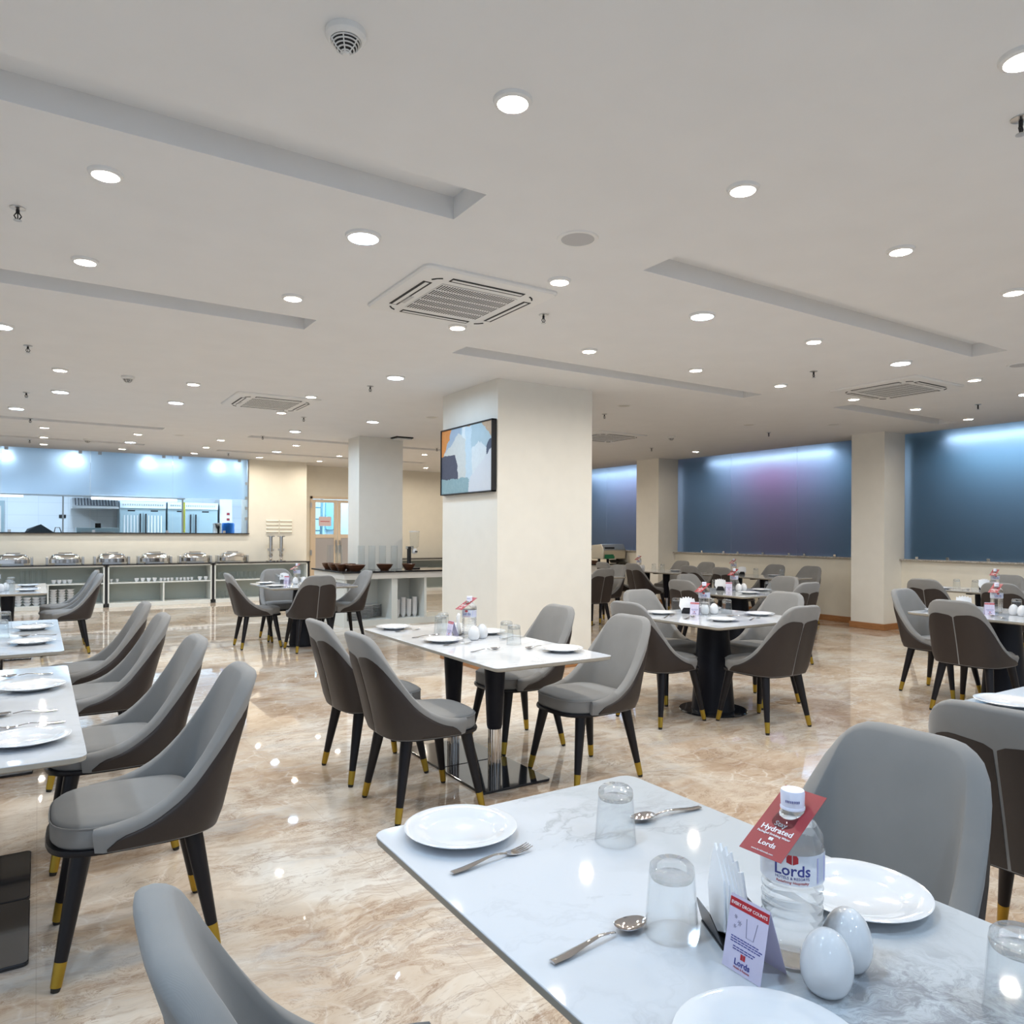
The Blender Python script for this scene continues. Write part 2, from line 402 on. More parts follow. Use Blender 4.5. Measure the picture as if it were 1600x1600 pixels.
for (a, b, js, cl) in ((1.75, 6.3, [4.0], [2.6, 3.9, 4.1, 5.1, 5.65, 6.1]), (6.83, 11.08, [8.21, 9.67], [7.1, 7.47, 8.05, 8.36, 8.92, 9.5, 9.84, 10.4]), (11.74, 16.2, [13.36, 14.8], [12.1, 12.75, 13.6, 15])):
    wk += 1
    r = empty('window_%d' % wk, (11.2, (a + b) / 2, 1.065)); S(r)
    cc = (a + b) / 2
    edges = [a] + js + [b]
    for i in range(len(edges) - 1):
        MB().box(-.005, .005, edges[i] - cc + .004, edges[i + 1] - cc - .004, 0.004, CH - 1.068).build('glass_pane', M_FROST, r)
    for c in cl:
        MB().box(-.022, .022, c - cc - .022, c - cc + .022, 0, .04).build('glass_clip', M_CHROME, r, bevel=.003)
# tube lights high in the light well
r = MB().lathe([(0, 0), (.09, 0), (.085, .02), (0, .03)], 28).build('round_fitting', M_DARK, None, loc=(11.5, 11.0, 1.9)); r.rotation_euler = (0, -PI / 2, 0); r.location = (11.949, 11.68, 1.93); r.scale = (1.5, 1.5, 1); tag(r, 'round dark fitting blurred behind the left edge of the middle window', 'fitting')
M_TUBE = mat('blue_white_tube', (.9, .9, .9), .5, emit=(.55, .78, 1.0), estr=3)
for k, (a, b) in enumerate(((3.3, 5.9), (7.8, 10.6), (12.2, 14.6))):
    t = empty('tube_light', (11.66, (a + b) / 2, 2.91)); h = (b - a) / 2
    tag(t, ['blue white tube light behind the right-hand frosted window', 'blue white tube light behind the large middle frosted window', 'blue white tube light behind the farthest frosted window'][k], 'light')
    MB().box(-.04, .04, -h, h, .03, .07).build('tube_housing', M_PLASTW, t)
    MB().tube([(0, -h + .02, 0), (0, h - .02, 0)], .02, 10).build('tube_lamp', M_TUBE, t)
    L = bpy.data.lights.new('tube', 'AREA'); L.shape = 'RECTANGLE'; L.size = .08; L.size_y = 2 * h; L.energy = 20; L.color = (.52, .72, 1.0)
    lo = bpy.data.objects.new('tube_glow', L); COL.objects.link(lo); lo.parent = t; lo.location = (0, 0, -.03)
# ================================================================== KITCHEN
def kw():
    m = mat('kitchen_tile', (.80, .84, .88), .35); n = N(m); v = n.coord()
    bk = n.add('ShaderNodeTexBrick', {'Vector': n.add('ShaderNodeMapping', {0: v, 'Rotation': (PI / 2, 0, 0)}).outputs[0], 'Color1': (.80, .85, .9, 1), 'Color2': (.78, .84, .89, 1), 'Mortar': (.66, .72, .78, 1), 'Scale': 1, 'Mortar Size': .004, 'Brick Width': .6, 'Row Height': .3}, offset=0)
    n.color(bk.outputs[0]); return m
M_KW = kw()
S(MB().box(X0, 5.0, 20.6, 20.75, 0, 3.2).build('wall_kitchen_far', M_KW))
S(MB().box(4.9, 5.02, 17.0, 20.6, 0, 3.2).build('wall_kitchen_side', M_KW))
S(MB().box(X0, 5.02, 16.3, 20.75, 3.05, 3.15).build('ceiling_kitchen', mat('kitchen_ceiling', (.8, .85, .9), .6)))
M_FILM = mat('frosted_film_glass', (.66, .82, .96), .42, 0, .3, 1, 1.25)
M_KG = mat('clear_pane', (.86, .95, 1.0), 0, 0, .5, 1, 1.45)
r = empty('window_4', (0, KY + .1, 1.385)); S(r)
eds = [-2.0, -.58, .84, 2.30, 3.77]
for i in range(4):
    a, b = eds[i] + .004, eds[i + 1] - .004
    MB().box(a, b, -.006, .006, .735, CH - 1.39).build('frosted_pane', M_FILM, r)
    MB().add([(a, 0, .02), (b, 0, .02), (b, 0, .73), (a, 0, .73)], [(0, 1, 2, 3)]).build('clear_pane', mat('thin_clear_pane', (.8, .92, 1), .02, 0, .5, 1, 1.02) if i == 0 else bpy.data.materials['thin_clear_pane'], r)
for x in (-.5, .67, 1.0, 2.13, 2.44, 3.6):
    MB().box(x - .03, x + .03, -.02, .02, CH - 1.45, CH - 1.392).build('glass_clip', M_STEEL, r)
for z in (.30, .52, .74, 1.05): MB().box(3.72, 3.775, -.02, .02, z, z + .06).build('glass_clip', M_STEEL, r)
for x in (-.45, .9, 2.2, 3.3): MB().box(x - .025, x + .025, -.018, .018, 0.02, .07).build('glass_clip', M_STEEL, r)
MB().box(eds[0], 3.78, -.16, .16, 0, .02).build('window_ledge', M_BLACKTOP, r)
MB().box(3.765, 3.785, -.03, .03, .02, CH - 1.39).build('window_frame', M_STEEL, r)
# kitchen lights behind the film
M_KL = mat('kitchen_panel', (.9, .9, .9), .5, emit=(.80, .90, 1.0), estr=26)
M_KL2 = mat('kitchen_panel_dim', (.9, .9, .9), .5, emit=(.75, .88, 1.0), estr=2.5)
for k, (x, y) in enumerate(((-.55, 17.4), (.61, 17.4), (1.96, 17.4), (3.36, 17.4), (.6, 18.9), (2.6, 18.9), (4.1, 18.4), (-1.4, 18.9))):
    t = empty('kitchen_light', (x, y, 3.045)); near = y < 18
    tag(t, ('round white kitchen downlight glowing behind the frosted pane, %s from the left' % ('first', 'second', 'third', 'fourth')[k]) if near else 'square ceiling light deep in the kitchen, %s' % ('above the range', 'above the refrigerators', 'at the right side', 'at the left side')[k - 4], 'light')
    s_ = .12 if near else .25
    if near:
        MB().lathe([(0, -.17), (.11, -.17), (.12, -.14), (.03, -.12), (.03, 0)], 20).build('light_panel', M_KL, t)
    else: MB().box(-s_, s_, -s_, s_, -.03, 0).build('light_panel', M_KL2, t)
    L = bpy.data.lights.new('kitchen', 'AREA'); L.size = .3; L.energy = 9 if near else 32; L.color = (.66, .82, 1.0)
    lo = bpy.data.objects.new('kitchen_glow', L); COL.objects.link(lo); lo.parent = t; lo.location = (0, 0, -.19 if near else -.04)
M_FRIDGE = mat('blue_grey_steel', (.45, .58, .63), .3, .6)
# extractor hood
r = empty('extractor_hood', (1.1, 19.6, 1.95)); tag(r, 'steel kitchen extractor hood with slanted filter slats over the range', 'hood')
mb = MB(); mb.box(-.46, .46, -.3, .9, 0, .05); mb.add([(-.46, -.3, .05), (.46, -.3, .05), (.46, -.05, .24), (-.46, -.05, .24), (-.46, .9, .24), (.46, .9, .24), (-.46, .9, .05), (.46, .9, .05)], [(0, 1, 2, 3), (3, 2, 5, 4), (0, 3, 4, 6), (1, 7, 5, 2)])
mb.build('hood_body', M_STEEL, r)
for i in range(14): MB().add([(-.41 + i * .06, -.29, .07), (-.385 + i * .06, -.29, .07), (-.385 + i * .06, -.06, .235), (-.41 + i * .06, -.06, .235)], [(0, 1, 2, 3)]).xf(Matrix.Translation((0, -.012, 0))).build('filter_slat', M_BLACKGL, r)
MB().box(-.2, .2, .4, .8, .24, 1.1).build('duct', M_STEEL, r)
# tall refrigerators with vents on top
for k, (a, b) in enumerate(((1.62, 2.62), (2.66, 3.82))):
    r = empty('refrigerator', ((a + b) / 2, 19.9, 0)); h = (b - a) / 2
    tag(r, ['tall steel kitchen refrigerator with glazed doors beside the hood', 'tall steel kitchen refrigerator with a perforated top grille, next to the white cabinet'][k], 'refrigerator')
    MB().box(-h, h, -.05, .6, 0, 2.15).build('body', M_FRIDGE, r)
    MB().box(-h, h, -.1, -.05, 1.99, 2.15).build('vent_grille', mat('vent_paint', (.72, .82, .88), .4) if k == 0 else bpy.data.materials['vent_paint'], r)
    for s_ in (-1, 1):
        d = MB().box(min(s_ * .01, s_ * (h - .01)), max(s_ * .01, s_ * (h - .01)), -.08, -.05, .2, 1.88).build('door', M_FRIDGE, r)
        MB().box(s_ * .06 - .012, s_ * .06 + .012, -.13, -.08, 1.0, 1.86).build('handle', M_DARK, d)
        if k == 0:
            for q in range(5): MB().box(s_ * (.12 + q * .07) - .012, s_ * (.12 + q * .07) + .012, -.09, -.08, .3, 1.82).build('glazing_bar', M_PLASTW, d)
        MB().box(s_ * h * .5 - .08, s_ * h * .5 + .08, -.104, -.1, 1.915, 1.945).xf(Matrix.Translation((0, .045, 0))).build('maker_plate', M_DARK, r)
    for q in range(int(h * 2 / .05) - 2): MB().box(-h + .06 + q * .05, -h + .085 + q * .05, -.104, -.1, 2.05, 2.09).build('vent_hole', M_STEEL, r)
r = empty('white_cabinet', (4.02, 19.9, 0)); tag(r, 'tall white kitchen cabinet with small red switches', 'cabinet')
MB().box(-.14, .16, 0, .6, 0, 2.26).build('body', M_PLASTW, r)
for z in (1.72, 1.86): MB().box(.03, .10, -.01, 0, z, z + .06).build('switch', M_RED, r)
r = empty('water_cooler', (3.55, 17.25, 0)); tag(r, 'water cooler with a bright blue bottle behind the kitchen glass', 'water cooler')
MB().box(-.10, .14, -.14, .14, 0, 1.36).build('cooler_body', M_PLASTW, r, bevel=.01)
MB().lathe([(0, 1.36), (.10, 1.36), (.135, 1.42), (.135, 1.60), (.12, 1.63), (0, 1.64)], 20).build('water_bottle', mat('blue_bottle', (.02, .22, .75), .2), r, smooth=40)
r = empty('steel_urn', (3.28, 17.0, 1.3)); tag(r, 'brushed steel urn standing inside the kitchen pass beside a blue bottle', 'urn')
MB().lathe([(0, 0), (.08, 0), (.095, .04), (.095, .28), (.10, .30), (.10, .315), (0, .33)], 20).build('urn_body', M_CHROME, r, smooth=40)
MB().box(-.02, .02, -.12, -.09, .08, .24).build('sight_gauge', M_DARK, r)
r = empty('yellow_pole', (2.72, 17.72, 0)); tag(r, 'thin yellow post standing behind the kitchen glass', 'post')
MB().tube([(0, 0, 0), (0, 0, 2.08)], .022, 10).build('pole', mat('yellow_paint', (.75, .72, .12), .4), r, smooth=60)
MB().lathe([(0, 0), (.1, 0), (.1, .02), (0, .02)], 16).build('base', M_DARK, r)
# pass shelf with light
r = empty('pass_shelf', (1.0, 17.4, 0.0)); tag(r, 'long steel pass shelf with lit underside across the kitchen opening', 'shelf')
MB().box(-3, 1.66, -.2, .2, 2.13, 2.15).build('shelf_board', M_STEEL, r)
M_SL = mat('shelf_lamp', (.9, .9, .9), .5, emit=(.85, .95, 1), estr=2.0)
MB().box(-3, -1.25, -.19, -.15, 2.085, 2.125).build('light_bar', M_SL, r); MB().box(-.1, 1.5, -.19, -.15, 2.075, 2.125).build('light_bar', M_SL, r)
for x in (-2.2, -.6, 1.62): MB().box(x, x + .03, -.02, .02, 1.301, 2.13).build('post', M_STEEL, r)
# kitchen counter behind the ledge, with items
r = empty('kitchen_counter', (0, 17.1, 0)); tag(r, 'long white kitchen worktop just behind the serving window', 'counter')
MB().box(-3, 2.9, -.4, .4, 1.2, 1.3).build('worktop', M_PLASTW, r)
MB().box(-2.9, 2.8, -.3, .38, 0, 1.2).build('body', M_STEEL, r)
r = empty('steel_counter', (3.4, 17.1, 0)); tag(r, 'short steel kitchen stand carrying the urn', 'counter')
MB().box(-.4, .02, -.4, .2, 1.26, 1.3).build('worktop', M_STEEL, r); MB().box(-.38, 0, -.3, .1, 0, 1.26).build('body', M_STEEL, r)
r = empty('covered_tray', (.02, 17.0, 1.3)); tag(r, 'low dark covered tray on the kitchen worktop at left', 'tray')
MB().box(-.26, .26, -.15, .15, 0, .1).build('tray_body', M_STEEL, r, bevel=.01)
MB().add([(-.24, -.15, .1), (.24, -.15, .1), (.24, .15, .1), (-.24, .15, .1), (-.20, -.1, .17), (.02, -.08, .26), (.02, .1, .26), (-.20, .1, .17)], [(0, 1, 5, 4), (1, 2, 6, 5), (2, 3, 7, 6), (3, 0, 4, 7), (4, 5, 6, 7)]).build('cloth_cover', mat('dark_cloth', (.1, .12, .14), .8), r)
MB().tube([(.24, 0, .1), (.26, 0, .2), (.33, 0, .2), (.36, 0, .1), (.36, 0, 0)], .008, 8).build('wire_handle', M_DARK, r)
r = empty('slim_printer', (1.0, 17.0, 1.3)); tag(r, 'wide low steel appliance with a dark slot on the kitchen worktop', 'appliance')
MB().box(-.37, .37, -.15, .2, 0, .2).build('body', M_FRIDGE, r, bevel=.006)
MB().box(-.3, .3, -.156, -.15, .05, .08).build('slot', M_DARK, r); MB().box(-.3, .3, -.156, -.15, .09, .12).build('light_strip', M_PLASTW, r)
M_CUPK = M_PORC
pk = proto(tag(empty('steel_pot', (0, 0, 0)), 'small steel pot on the kitchen worktop', 'pot'))
MB().lathe([(0, 0), (.055, 0), (.06, .1), (.062, .11), (.055, .1), (.05, .01), (0, .01)], 18).build('pot_body', M_CHROME, pk.root, smooth=40)
MB().tube([(.058, 0, .09), (.09, 0, .1), (.09, 0, .06), (.058, 0, .05)], .006, 6).build('handle', M_CHROME, pk.root)
for i in range(8): pk.put((1.46 + i * .165, 16.95, 1.3), 1.6 + .1 * (i % 3), 'small steel pot on the kitchen worktop, %s from left in the row' % ORD[i], 'steel pots in the kitchen')
r = empty('door_1', (-.75, 20.55, 0)); S(r, 'kitchen door with a grey frame and glazed panel')
MB().box(-.45, .09, 0, .05, 0, 2.12).build('door_leaf', M_FRIDGE, r); MB().box(-.4, .03, -.01, 0, 1.2, 2.0).build('door_pane', M_PLASTW, r)
r = MB().box(-.07, .07, -.02, 0, 0, .08).build('wall_socket', M_DARK, None, loc=(.48, 20.6, 1.74)); tag(r, 'small dark socket plate on the white kitchen wall', 'socket')
r = MB().box(-.05, .05, 0, .02, 0, .09).build('small_screen', M_DARK, None, loc=(1.0, 16.84, 1.5)); r.location.z = 1.5; tag(r, 'small dark display resting on the wide kitchen appliance', 'display')

# ================================================================== DOUBLE DOOR AND CORRIDOR
M_COR = mat('corridor_paint', (.60, .72, .80), .6)
S(MB().box(5.02, 8.0, 18.61, 18.7, 0, 3.1).build('wall_corridor', M_COR)); S(MB().box(6.9, 6.95, 17.1, 18.6, 0, 3.1).build('wall_corridor_side', M_COR)); S(MB().box(5.02, 6.9, 17.1, 18.6, 3.1, 3.15).build('ceiling_corridor', M_COR))
M_DOORC = mat('cream_door_paint', (.72, .60, .46), .45)
r = empty('door_2', (5.30, 16.95, 0)); S(r, 'cream double door with glazed upper panels')
MB().box(0, .05, -.04, .12, 0, 2.27).box(1.27, 1.32, -.04, .12, 0, 2.27).box(0, 1.32, -.04, .12, 2.21, 2.27).build('door_frame', M_DOORC, r, bevel=.004)
for k, x in enumerate((.055, .665)):
    lf = MB().box(x, x + .08, 0, .04, .02, 2.2).box(x + .52, x + .60, 0, .04, .02, 2.2).box(x + .08, x + .52, 0, .04, .02, .16).box(x + .08, x + .52, 0, .04, 1.30, 1.39).box(x + .08, x + .52, 0, .04, 2.13, 2.2).build('door_leaf', M_DOORC, r, bevel=.003)
    MB().add([(x + .08, .02, 1.39), (x + .52, .02, 1.39), (x + .52, .02, 2.13), (x + .08, .02, 2.13)], [(0, 1, 2, 3)]).build('door_pane', bpy.data.materials['thin_clear_pane'], lf)
    MB().box(x + .08, x + .52, .012, .028, .16, 1.30).build('door_panel', mat('grey_door_panel', (.42, .40, .40), .4) if k == 0 else bpy.data.materials['grey_door_panel'], lf)
    MB().box(x + (.545 if k == 0 else .03), x + (.57 if k == 0 else .055), -.05, -.02, .95, 1.25).build('pull_handle', M_STEEL, lf)
for z in (.9, 2.0): MB().box(-.01, .03, -.06, -.03, z, z + .12).build('hinge', M_STEEL, r)
nt = empty('paper_notice', (5.66, 16.96, 1.58)); tag(nt, 'pink printed paper notice taped inside the left door pane', 'notice')
MB().box(-.15, .15, 0, .002, 0, .22).build('paper', mat('pink_paper', (.75, .60, .62), .7), nt)
MB().box(-.11, .11, -.001, 0, .10, .115).build('printed_line', M_REDP, nt)
nt.location.y = 16.962
r = empty('step_ladder', (5.75, 18.0, 0)); tag(r, 'dark aluminium ladder leaning in the corridor behind the door glass', 'ladder')
M_LAD = mat('ladder_metal', (.08, .14, .17), .4, .4)
MB().box(-.20, -.15, -.03, .03, 0, 2.6).xf(Matrix.Shear('XY', 4, (0.09, 0)) if False else Matrix(((1, 0, .09, 0), (0, 1, .18, 0), (0, 0, 1, 0), (0, 0, 0, 1)))).build('rail', M_LAD, r)
MB().box(.08, .13, -.03, .03, 0, 2.6).xf(Matrix(((1, 0, .09, 0), (0, 1, .18, 0), (0, 0, 1, 0), (0, 0, 0, 1)))).build('rail', M_LAD, r)
for i in range(8):
    z = .3 + i * .29; MB().box(-.15 + z * .09, .08 + z * .09, -.03 + z * .18, .03 + z * .18, z, z + .03).build('rung', M_LAD, r)
r = empty('electrical_box', (6.35, 18.5, 1.5)); tag(r, 'blue grey electrical box on the corridor wall behind the right door pane', 'electrical box')
MB().box(-.16, .16, 0, .1, 0, .75).build('box_body', mat('box_paint', (.18, .33, .38), .4), r, bevel=.01); MB().box(.11, .13, -.01, 0, .3, .4).build('latch', M_DARK, r)
L = bpy.data.lights.new('corridor', 'AREA'); L.size = .8; L.energy = 45; L.color = (.50, .78, 1.0)
lt = empty('corridor_light', (6.0, 17.8, 3.08)); tag(lt, 'square ceiling light in the corridor behind the double door', 'light')
MB().box(-.3, .3, -.3, .3, -.01, .02).build('light_panel', M_KL, lt)
lo = bpy.data.objects.new('corridor_glow', L); COL.objects.link(lo); lo.parent = lt; lo.location = (0, 0, -.03)

# ================================================================== CEILING FIXTURES
pl = {}
for k in ('warm', 'cool'):
    rr = .046 if k == 'warm' else .069
    t = empty('downlight'); tag(t, 'x', 'ceiling light')
    MB().lathe([(rr, .0), (rr, -.005), (rr + .009, -.017), (rr + .022, -.012), (rr + .026, 0)], 28).build('trim_ring', M_PLASTW, t, smooth=50)
    MB().lathe([(0, -.006), (rr * .7, -.006), (rr, -.004)], 24).build('diffuser', M_DIFF[k], t)
    L = bpy.data.lights.new('downlight_' + k, 'AREA'); L.shape = 'DISK'; L.size = rr * 2 * .90; L.energy = LAMP_W * (1.0 if k == 'warm' else 1.45); L.color = WARM if k == 'warm' else COOL
    lo = bpy.data.objects.new('lamp', L); COL.objects.link(lo); lo.parent = t; lo.location = (0, 0, -.008)
    pl[k] = proto(t)
GX = [.2, 1.42, 2.66, 3.93, 5.21, 6.49, 7.81, 9.05, 10.36]
warm = [(1.43, 2.24), (.24, 3.66), (2.66, 2.24), (.22, 4.90), (3.95, 2.25), (5.22, 2.24), (1.41, 4.90), (2.69, 3.67), (2.65, 4.91), (3.92, 4.92), (5.21, 4.93), (5.22, 3.68),
        (.17, 8.32), (1.36, 8.32), (2.61, 8.33), (6.47, 4.95), (7.80, 4.98), (9.03, 4.95), (10.36, 4.98), (7.82, 3.70), (2.69, 1.13), (.07, 13.05), (.07, 14.37), (.07, 15.54),
        (1.32, 13.06), (1.31, 15.55), (2.57, 13.07), (2.57, 14.35), (2.57, 15.57), (2.64, 9.65), (3.82, 15.60), (5.09, 15.64), (3.84, 13.09), (5.08, 14.36), (6.38, 13.15), (7.69, 15.8), (10.31, 9.75)]
cool = [(1.43, 3.69), (3.96, 3.69), (6.52, 3.71), (2.99, 6.83), (-.25, 6.8), (9.06, 3.75), (.20, 9.62), (-.24, 11.23), (1.38, 9.63), (1.33, 14.31), (3.3, 11.31), (3.83, 14.33), (3.91, 9.71)]
hidden = [(6.49, 9.65, 'warm'), (7.8, 11.3, 'warm'), (7.7, 13.1, 'warm'), (6.4, 14.4, 'warm'), (9.05, 13.1, 'warm'), (9.05, 15.6, 'warm'), (7.81, 7.7, 'warm') if False else (6.1, 8.32, 'warm'), (1.43, -.4, 'cool'), (-1.2, 1.0, 'cool'), (.2, 1.1, 'cool'), (4.0, -.4, 'cool'), (-1.3, 3.7, 'cool'), (-1.3, 6.8, 'warm'), (-1.3, 9.6, 'cool'), (6.5, .6, 'cool'), (9.0, 1.1, 'warm'), (-2.6, 12.0, 'cool'), (-2.6, 5.0, 'warm'), (5.3, -2.4, 'cool'), (1.4, -2.4, 'cool'), (-1.2, 14.4, 'cool'), (-1.2, -2.4, 'cool'), (9.0, -1.4, 'warm')]  # unseen: grid carried on out of frame, extra lamps added behind the pillar for brightness
rows = {}
for k, lst in (('warm', warm), ('cool', cool)):
    for x, y in lst: rows.setdefault((k, round(y / .62)), []).append((x, y))
for k in ('warm', 'cool'):
    ks = sorted(q for q in rows if q[0] == k)
    for ri, key in enumerate(ks):
        row = sorted(rows[key])
        for ci, (x, y) in enumerate(row):
            nm = 'warm yellowish' if k == 'warm' else 'bigger cool-white'
            lab = '%s downlight, %s from left in the %s such row from the camera' % (nm, ORD[ci], ORD[ri])
            pl[k].put((x, y, CH), 0, lab, '%s recessed downlights in the ceiling' % nm)
for x, y, k in hidden: pl[k].put((x, y, CH), 0, 'unseen recessed downlight, out of frame or added behind the pillar for light', 'unseen recessed downlights, some added to brighten the back')

t = empty('sprinkler'); tag(t, 'x', 'sprinkler'); psp = proto(t)
MB().lathe([(0, 0), (.034, 0), (.034, -.004), (.012, -.010), (0, -.010)], 20).build('escutcheon', M_STEEL, t, smooth=40)
MB().tube([(0, 0, -.008), (0, 0, -.028)], .008, 8).tube([(.006, 0, -.026), (.015, 0, -.04), (.004, 0, -.058)], .003, 6).tube([(-.006, 0, -.026), (-.015, 0, -.04), (-.004, 0, -.058)], .003, 6).tube([(0, 0, -.028), (0, 0, -.056)], .0025, 6).build('nozzle', M_DARK, t, smooth=60)
MB().lathe([(0, -.057), (.017, -.059), (.018, -.062), (0, -.061)], 14).build('deflector', M_STEEL, t)
sp = [(-.09, 4.29, 'at the left, above the nearest tables'), (3.08, 1.30, 'at the upper right edge of the picture'), (3.02, 4.31, 'just right of the nearest air conditioner'), (-.08, 7.42, 'at the left, second one back'),
      (-.12, 9.93, 'at the left, third one back'), (2.96, 7.42, 'in front of the middle left air conditioner'), (6.2, 4.37, 'left of the right-hand air conditioner'), (9.36, 4.39, 'near the right-hand blue window'),
      (6.18, 7.43, 'just right of the painting pillar'), (9.35, 7.36, 'above the big middle blue window'), (3.01, 9.92, 'behind the middle left air conditioner'), (-.1, 12.19, 'at the left, fourth one back'),
      (3.04, 12.21, 'left of the narrow pillar'), (-.13, 15.0, 'at the left, nearest the kitchen'), (3.14, 15.25, 'above the right end of the kitchen window'), (6.12, 12.10, 'between the two free-standing pillars'), (9.3, 9.86, 'left of the big middle blue window')]
for x, y, d in sp: psp.put((x, y, CH), 0, 'small metal ceiling sprinkler ' + d, 'ceiling sprinklers')
# smoke detectors
t = empty('smoke_detector'); tag(t, 'x', 'smoke detector'); psm = proto(t)
MB().lathe([(0, -.0), (.062, 0), (.062, -.018), (.056, -.026), (.05, -.03), (.047, -.030)], 32).build('base', M_PLASTW, t, smooth=35)
MB().lathe([(.0, -.03), (.045, -.03), (.030, -.052), (.012, -.066), (0, -.068)], 32).build('chamber', M_DARK, t, smooth=50)
mb = MB()
for r_, z in ((.046, -.034), (.041, -.042), (.034, -.050), (.027, -.058), (.017, -.065)): mb.lathe([(r_ - .004, z), (r_, z - .001), (r_, z + .003), (r_ - .004, z + .004)], 28, closed=True)
for a in range(6):
    c, s_ = math.cos(a * PI / 3), math.sin(a * PI / 3); mb.tube([(.047 * c, .047 * s_, -.031), (.032 * c, .032 * s_, -.053), (.010 * c, .010 * s_, -.069)], .0022, 5)
mb.lathe([(0, -.072), (.010, -.071), (.013, -.066), (0, -.064)], 16)
mb.build('grille', M_PLASTW, t, smooth=40)
for x, y, d in ((.8, 2.22, 'nearest the camera, with a black ringed grille'), (.75, 8.32, 'at the left, farther back'), (.69, 14.33, 'just before the kitchen window'), (8.46, 8.52, 'before the big middle blue window')):
    psm.put((x, y, CH), 0, 'white domed smoke detector on the ceiling ' + d, 'smoke detectors')
t = empty('ceiling_speaker'); tag(t, 'x', 'speaker'); psk = proto(t)
MB().lathe([(.088, 0), (.088, -.006), (.108, -.006), (.112, 0)], 36).build('trim_ring', M_PLASTW, t, smooth=40)
MB().lathe([(0, -.005), (.088, -.004)], 36).build('grille', mat('speaker_mesh', (.50, .50, .51), .6), t)
for x, y, d in ((2.39, 3.10, 'above the nearest air conditioner'), (7.51, 3.16, 'at the right edge of the picture')): psk.put((x, y, CH), 0, 'round flush grey ceiling speaker ' + d, 'ceiling speakers')
t = empty('unlit_downlight'); tag(t, 'x', 'ceiling light'); pun = proto(t)
MB().lathe([(.07, 0), (.07, -.005), (.09, -.005), (.093, 0)], 28).build('trim_ring', M_PLASTW, t, smooth=40)
MB().lathe([(0, -.003), (.07, -.003)], 28).build('diffuser', M_UNLIT, t)
for x, y, d in ((4.44, 8.94, 'left of the painting pillar'), (5.97, 6.81, 'right of the painting pillar'), (8.46, 7.0, 'right of the painting pillar, before the window'), (7.7, 9.9, 'above the far tables'), (9.4, 6.3, 'near the pillar between the blue windows'), (1.9, 12.9, 'before the kitchen window')):
    pun.put((x, y, CH), 0, 'unlit round flush downlight ' + d, 'unlit downlights')

# air conditioner cassettes
t = empty('ceiling_air_conditioner'); tag(t, 'x', 'air conditioner'); pac = proto(t)
mb = MB(); o1 = rrect(.95, .95, .05); o2 = rrect(.93, .93, .05); o3 = rrect(.76, .76, .07)
mb.rings([[(x, y, 0) for x, y in o1], [(x, y, -.012) for x, y in o1], [(x, y, -.022) for x, y in o2], [(x, y, -.03) for x, y in o3]], capa=True, capb=True)
mb.build('panel', M_PLASTW, t, smooth=30)
for a in range(4):
    M = Matrix.Rotation(a * PI / 2, 4, 'Z')
    lv = MB().box(-.26, .26, .335, .392, -.0325, -.029).xf(M).build('air_slot', M_DARK, t)
    MB().box(-.25, .25, .350, .376, -.0335, -.0325).xf(M).build('louvre', M_PLASTW, lv)
    M2 = Matrix.Rotation(a * PI / 2 + PI / 4, 4, 'Z')
    MB().tube([(-.035, .478, -.030), (0, .484, -.030), (.035, .478, -.030)], .006, 6).xf(M2).build('corner_slot', M_DARK, t)
gr = MB().box(-.27, .27, -.27, .27, -.0325, -.029).build('intake_grille', M_DARK, t)
mb = MB()
for i in range(31): mb.box(-.27 + i * .018 - .0038, -.27 + i * .018 + .0038, -.27, .27, -.0335, -.0325)
for y in (-.27, -.162, -.054, .054, .162, .27): mb.box(-.275, .275, y - .007, y + .007, -.034, -.0322)
mb.build('grille_bars', M_PLASTW, gr)
MB().box(-.37, -.31, .05, .20, -.0325, -.0295).xf(Matrix.Rotation(0, 4, 'Z')).build('name_plate', M_GREYPL, t)
for x, y, d, rz in ((2.35, 4.32, 'nearest the camera', 0), (2.32, 8.96, 'farther back on the left', 0), (7.6, 4.38, 'at the right, before the windows', PI / 2), (7.6, 9.1, 'behind the painting pillar', 0)):
    pac.put((x, y, CH), rz, 'square white ceiling cassette air conditioner ' + d, 'ceiling air conditioners')

# ================================================================== CHAIR
def cat_interp(P, t):
    n = len(P) - 1; x = min(max(t, 0), 1) * n; i = min(int(x), n - 1); f = x - i
    p0, p1, p2, p3 = P[max(i - 1, 0)], P[i], P[i + 1], P[min(i + 2, n)]
    return tuple(.5 * ((2 * b) + (-a + c) * f + (2 * a - 5 * b + 4 * c - d) * f * f + (-a + 3 * b - 3 * c + d) * f ** 3) for a, b, c, d in zip(p0, p1, p2, p3))
CP = [(0, -.245, .920), (.075, -.244, .921), (.140, -.237, .912), (.188, -.218, .868), (.216, -.180, .755), (.230, -.130, .635), (.237, -.072, .556), (.240, -.008, .513), (.240, .062, .492), (.238, .138, .483)]
def shell(u, z=None, off=0):
    """point on the shell: u in [-1,1]; returns (x,y) at height z with outward offset"""
    s = 1 if u >= 0 else -1; t = abs(u)
    x, y, h = cat_interp(CP, t)
    x2, y2, _ = cat_interp(CP, min(t + .01, 1)); x1, y1, _ = cat_interp(CP, max(t - .01, 0))
    tx, ty = x2 - x1, y2 - y1
    if t < .012: tx, ty = 1, 0
    l = math.hypot(tx, ty); nx, ny = ty / l, -tx / l
    zz = h if z is None else z
    k = 1.0
    if zz < .47: k = .93 + .07 * max(0, (zz - .39) / .08)
    lean = .125 * max(0, (zz - .46) / .46) ** 1.15
    xw = 1 - .05 * max(0, (zz - .5) / .42) ** 1.5 * min(1, t * 3)
    return (s * (x * k * xw + nx * off), y * k + ny * off - lean, h)
